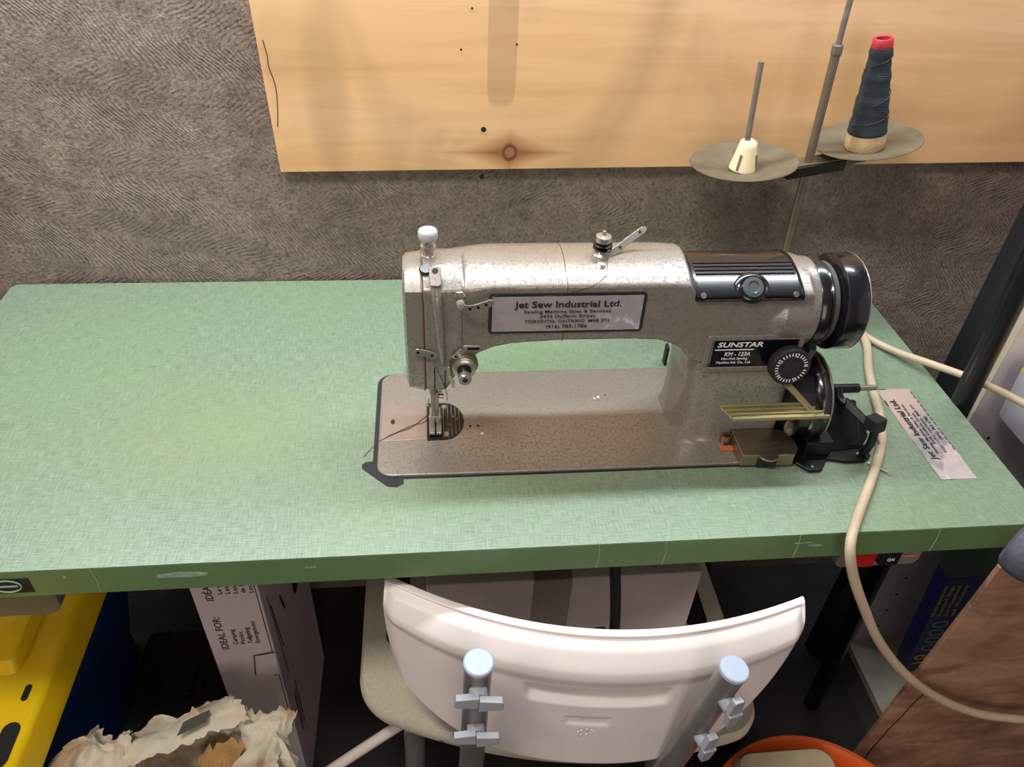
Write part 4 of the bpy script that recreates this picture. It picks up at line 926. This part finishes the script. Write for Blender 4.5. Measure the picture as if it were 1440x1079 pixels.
# ---------------------------------------------------------------- printed carton on the left
lb = empty('camping_carton', (.33, .23, 0), 'tall white printed carton reading IDEAL FOR standing under the table', 'box')
M_wc = mat('white carton card', lin(206, 190, 190), .65, var=.05); X0, X1, Y0, Y1, ZT = .2865, .3685, .12, .36, .62
bm = B(); box(bm, X0, X1, Y0, Y1, 0, ZT); cart = finish('carton', bm, M_wc, lb, bevel=.0015)
bm = B(); yo = Y0-.0004
text(bm, 'IDEAL FOR:', (.3105, yo, .4166), (0, 0, 1), (-1, 0, 0), .0098, .0730)
for i, (s, w) in enumerate((('Camping', .034), ('Picnics', .028), ('Tailgating', .037), ('Emergencies', .050))): text(bm, s, (.3240+.0095*i, yo, .427), (0, 0, 1), (-1, 0, 0), .0062, w)
plain('lettering', bm, M_ink, lb); bm = B(); text(bm, 'IDÉAL POUR:', (.3115, yo, .525), (0, 0, 1), (-1, 0, 0), .0098, .080)
for i, s in enumerate(('Le camping', 'Les pique-niques', 'Les partys', 'de hayon', 'Les urgences')): text(bm, s, (.3240+.0095*i, yo, .538), (0, 0, 1), (-1, 0, 0), .0062, .0048*len(s))
plain('lettering', bm, M_ink, lb)
bm = B()   # tuck flap
prism(bm, [(0, 0), (.032, -.003), (.034, .052), (.006, .046)], (X1-.034, Y0, .352), (1, 0, 0), (0, 0, 1), (0, -1, 0), .0016); finish('tuck_flap', bm, M_wc, lb, bevel=.0004)
bm = B(); tube(bm, [(X1-.034, Y0-.0018, .352), (X1-.0285, Y0-.0018, .399), (X1-.001, Y0-.0018, .405)], .0009, 5); tube(bm, [(X1-.004, Y0-.0005, .60), (X1-.0035, Y0-.0005, .406)], .0006, 5); tube(bm, [(X1-.010, Y0-.0005, .345), (X1-.003, Y0-.0005, .348), (X1-.003, Y0-.0005, .20)], .0006, 5); each('fold_line', bm, M_ink, lb)
bm = B(); xo = X1+.0006
for (y0, z0, y1, z1, w) in ((.145, .60, .145, .555, .0016), (.152, .60, .152, .56, .0012), (.140, .50, .150, .30, .001), (.146, .47, .156, .36, .0016), (.150, .24, .150, .13, .0018), (.158, .24, .158, .14, .0012), (.166, .25, .166, .12, .0012), (.19, .43, .20, .39, .003), (.285, .47, .262, .36, .001), (.27, .42, .27, .34, .012), (.18, .52, .18, .49, .003)):
    tube(bm, [(xo, y0, z0), (xo, y1, z1)], w, 6, sx=1)
for cy_, cz_, a_, b_ in ((.205, .487, .012, .036), (.262, .50, .007, .02)):
    tube(bm, [(xo, cy_+a_*math.cos(t), cz_+b_*math.sin(t)) for t in [2*PI*i/24 for i in range(25)]], .0012, 6)
bmesh.ops.scale(bm, vec=(.25, 1, 1), space=Matrix.Translation((-xo, 0, 0)), verts=bm.verts)
plain('side_print', bm, M_ink, lb)

# ---------------------------------------------------------------- blue tote with yellow lid
to = empty('storage_tote', (-.07, .15, 0), 'dark blue storage tote with a bright yellow moulded lid under left end of table', 'tote')
M_yel = mat('yellow plastic', lin(246, 206, 14), .38, var=.08, vscale=20)
M_blu = mat('dark blue plastic', lin(18, 70, 140), .4, var=.1)
TCX, TCY = -.085, .10; tw, tl = .39, .62
bm = B(); loft(bm, [[(TCX+x*k, TCY+y*k2, zz) for x, y in rrect(tw, tl, .04, 6)] for zz, k, k2 in ((.0, .62, .80), (.10, .72, .84), (.13, .70, .84), (.385, .93, .96), (.39, .97, .98), (.40, .97, .98))]); finish('tote_body', bm, M_blu, to, bevel=.002)
bm = B(); loft(bm, [[(TCX+x*k, TCY+y*k, zz) for x, y in rrect(tw, tl, .03, 6)] for zz, k in ((.388, 1.0), (.400, 1.0), (.432, .955), (.436, .93), (.436, .80))]); 
lid = finish('lid', bm, M_yel, to, bevel=.004)
bm = B(); loft(bm, [[(.018+x*k, .205+y*k, zz) for x, y in rrect(.085, .24, .010, 4)] for zz, k in ((.430, 1.0), (.452, .90), (.454, .86))]); finish('lid_ridge', bm, M_yel, lid, bevel=.003)
bm = B(); loft(bm, [[(-.115+x*k, -.02+y*k, zz) for x, y in rrect(.30, .22, .05, 7)] for zz, k in ((.434, 1.0), (.444, .95), (.438, .88), (.434, .84))], cap=True); finish('lid_panel', bm, M_yel, lid, bevel=.002)
bm = B()
prism(bm, rrect(.021, .056, .0104, 6), (.080, -.004, .4362), (1, .0, 0), (0, 1, 0), (0, 0, 1), .0006)
prism(bm, rrect(.008, .022, .0039, 4), (.080, .062, .4362), (1, .0, 0), (0, 1, 0), (0, 0, 1), .0005)
each('lid_slot', bm, M_ink, lid)

# ---------------------------------------------------------------- black tool case
tcse = empty('tool_case', (.16, .22, 0), 'dark black plastic tool case on the floor between tote and carton', 'case')
M_case = mat('black case plastic', lin(32, 36, 36), .5)
bm = B(); box(bm, .090, .236, .12, .33, 0, .16); finish('case_body', bm, M_case, tcse, bevel=.01, seg=3)
bm = B()
for x in (.125, .205): box(bm, x-.002, x+.002, .115, .33, .155, .1625)
box(bm, .140, .19, .20, .26, .158, .172); each('rib', bm, M_case, tcse, bevel=.002)
bm = B(); box(bm, .148, .182, .112, .122, .09, .13); finish('latch', bm, M_case, tcse, bevel=.003)

# ---------------------------------------------------------------- crumpled paper bag
pbg = empty('paper_bag', (.27, .02, 0), 'crumpled torn white paper bag with a dark logo, bottom left', 'bag')
def m_bag():
    m = mat('crumpled cream paper', lin(206, 194, 166), .75); g = N(m); tc = g.n('TexCoord').outputs['Object']
    n = g.n('TexNoise', Scale=24.0, Detail=3.0); g.l(tc, n.inputs['Vector'])
    c = g.mix(g.mr(n.outputs[0], .52, .70, 0, .7), lin(212, 202, 182), lin(176, 132, 84)); g.l(c, g.b.inputs['Base Color'])
    vo = g.n('TexVoronoi', Scale=45.0); g.l(tc, vo.inputs['Vector']); bp = g.n('Bump', Strength=.8, Distance=.004); g.l(vo.outputs['Distance'], bp.inputs['Height']); g.l(bp.outputs[0], g.b.inputs['Normal']); return m
M_bag = m_bag()
def lipc(a):   # rim of the bag by angle; 0 right, PI/2 back, PI left
    x = .262+.145*math.cos(a); y = -.030+.078*math.sin(a)
    return x, y, .352+.022*max(0, math.sin(a))*math.exp(-((x-.30)/.07)**2)+.008*math.sin(5*a)
bm = B(); rings = []; n = 130
for zz, k, dz in ((0, .62, 0), (.08, .68, 0), (.16, .74, 0), (.24, .80, 0), (.29, .88, 0), (.32, .97, 0), ('r', 1.03, -.008), ('r', 1.0, .004), ('r', .95, -.004), ('r', .86, -.04), ('r', .80, -.10), ('r', .76, -.20), ('r', .70, -.30)):
    ring = []
    for i in range(n):
        a = 2*PI*i/n; x, y, zr = lipc(a); cx, cyb = .262, -.030
        q = zr+dz+(.014*noise.noise(Vector((math.cos(a)*6, math.sin(a)*6, 2))) if k in (1.0, 1.03, .95) else 0) if zz == 'r' else min(zz, zr-.012)
        p = Vector((cx+(x-cx)*k, cyb+(y-cyb)*k, q)); amp = .016 if q > .3 else .006
        d = Vector((noise.noise(p*28), noise.noise(p*28+Vector((9, 0, 0))), noise.noise(p*28+Vector((0, 9, 0)))))
        d2 = Vector((noise.noise(p*80), noise.noise(p*80+Vector((9, 0, 0))), noise.noise(p*80+Vector((0, 9, 0)))))
        p += d*amp+d2*.006; p.z = max(p.z, .002); ring.append(p)
    rings.append(ring)
loft(bm, rings, cap=False)
finish('bag_shell', bm, M_bag, pbg, smooth=False)
def sheet(name, m, corners, nu_, nv, amp, par, torn=True, bulge=0):
    b = B(); V = {}
    c = [Vector(q) for q in corners]
    for i in range(nu_+1):
        for j in range(nv+1):
            u, w = i/nu_, j/nv
            if torn:
                u = u+(.05*noise.noise(Vector((w*9, i*.01, 4))) if i in (0, nu_) else 0); w = w+(.10*noise.noise(Vector((u*12, 7, 1)))+.06*noise.noise(Vector((u*40, 7, 1))) if j in (0, nv) else 0)
            p = (c[0]*(1-u)+c[1]*u)*(1-w)+(c[3]*(1-u)+c[2]*u)*w
            p.z += bulge*math.sin(PI*min(1, max(0, w)))
            q = Vector((noise.noise(p*22), noise.noise(p*22+Vector((5, 5, 0))), noise.noise(p*22+Vector((0, 5, 5)))))*amp
            r = 1-abs(noise.noise(p*36+Vector((3, 3, 3))))*2
            p += q+Vector((0, 0, r*amp*.35))+Vector((0, 0, noise.noise(p*95)))*amp*.25
            V[i, j] = b.verts.new(p)
    for i in range(nu_):
        for j in range(nv): b.faces.new((V[i, j], V[i+1, j], V[i+1, j+1], V[i, j+1]))
    o = finish(name, b, m, par, smooth=False); sd2 = o.modifiers.new('t', 'SOLIDIFY'); sd2.thickness = .0006
    return o
sheet('folded_panel', M_bag, [(.190, -.010, .366), (.345, .034, .388), (.318, .075, .386), (.205, .040, .352)], 46, 18, .007, pbg, bulge=.010)
sheet('crumpled_corner', M_bag, [(.098, -.035, .350), (.212, -.030, .362), (.205, .038, .362), (.118, .052, .352)], 34, 24, .026, pbg)
sheet('crumpled_corner', M_bag, [(.336, -.050, .345), (.392, -.020, .352), (.402, .050, .366), (.326, .064, .392)], 26, 24, .022, pbg)
sheet('brown_liner', mat('brown kraft paper', lin(176, 138, 84), .8), [(.285, -.055, .24), (.318, -.050, .30), (.335, .020, .372), (.275, .020, .33)], 14, 18, .012, pbg)
lp_ = B(); V = {}
sheet('logo_patch', mat('dark grey print', lin(78, 78, 72), .7), [(.262, .014, .3985), (.297, .026, .4035), (.300, .042, .404), (.267, .030, .399)], 10, 8, .003, pbg, torn=False)

# white plastic pipe on the floor left of the chair
bm = B(); tube(bm, [(.5800, .03, .40), (.5550, .022, .390), (.4470, -.000, .310), (.434, -.004, .296), (.430, -.008, .27), (.430, -.012, 0)], .0072, 16, 4)
tag(finish('white_pipe', bm, mat('white pipe plastic', lin(216, 206, 196), .4), None, smooth=True), 'thin white plastic pipe leaning under the left side of the chair', 'pipe')
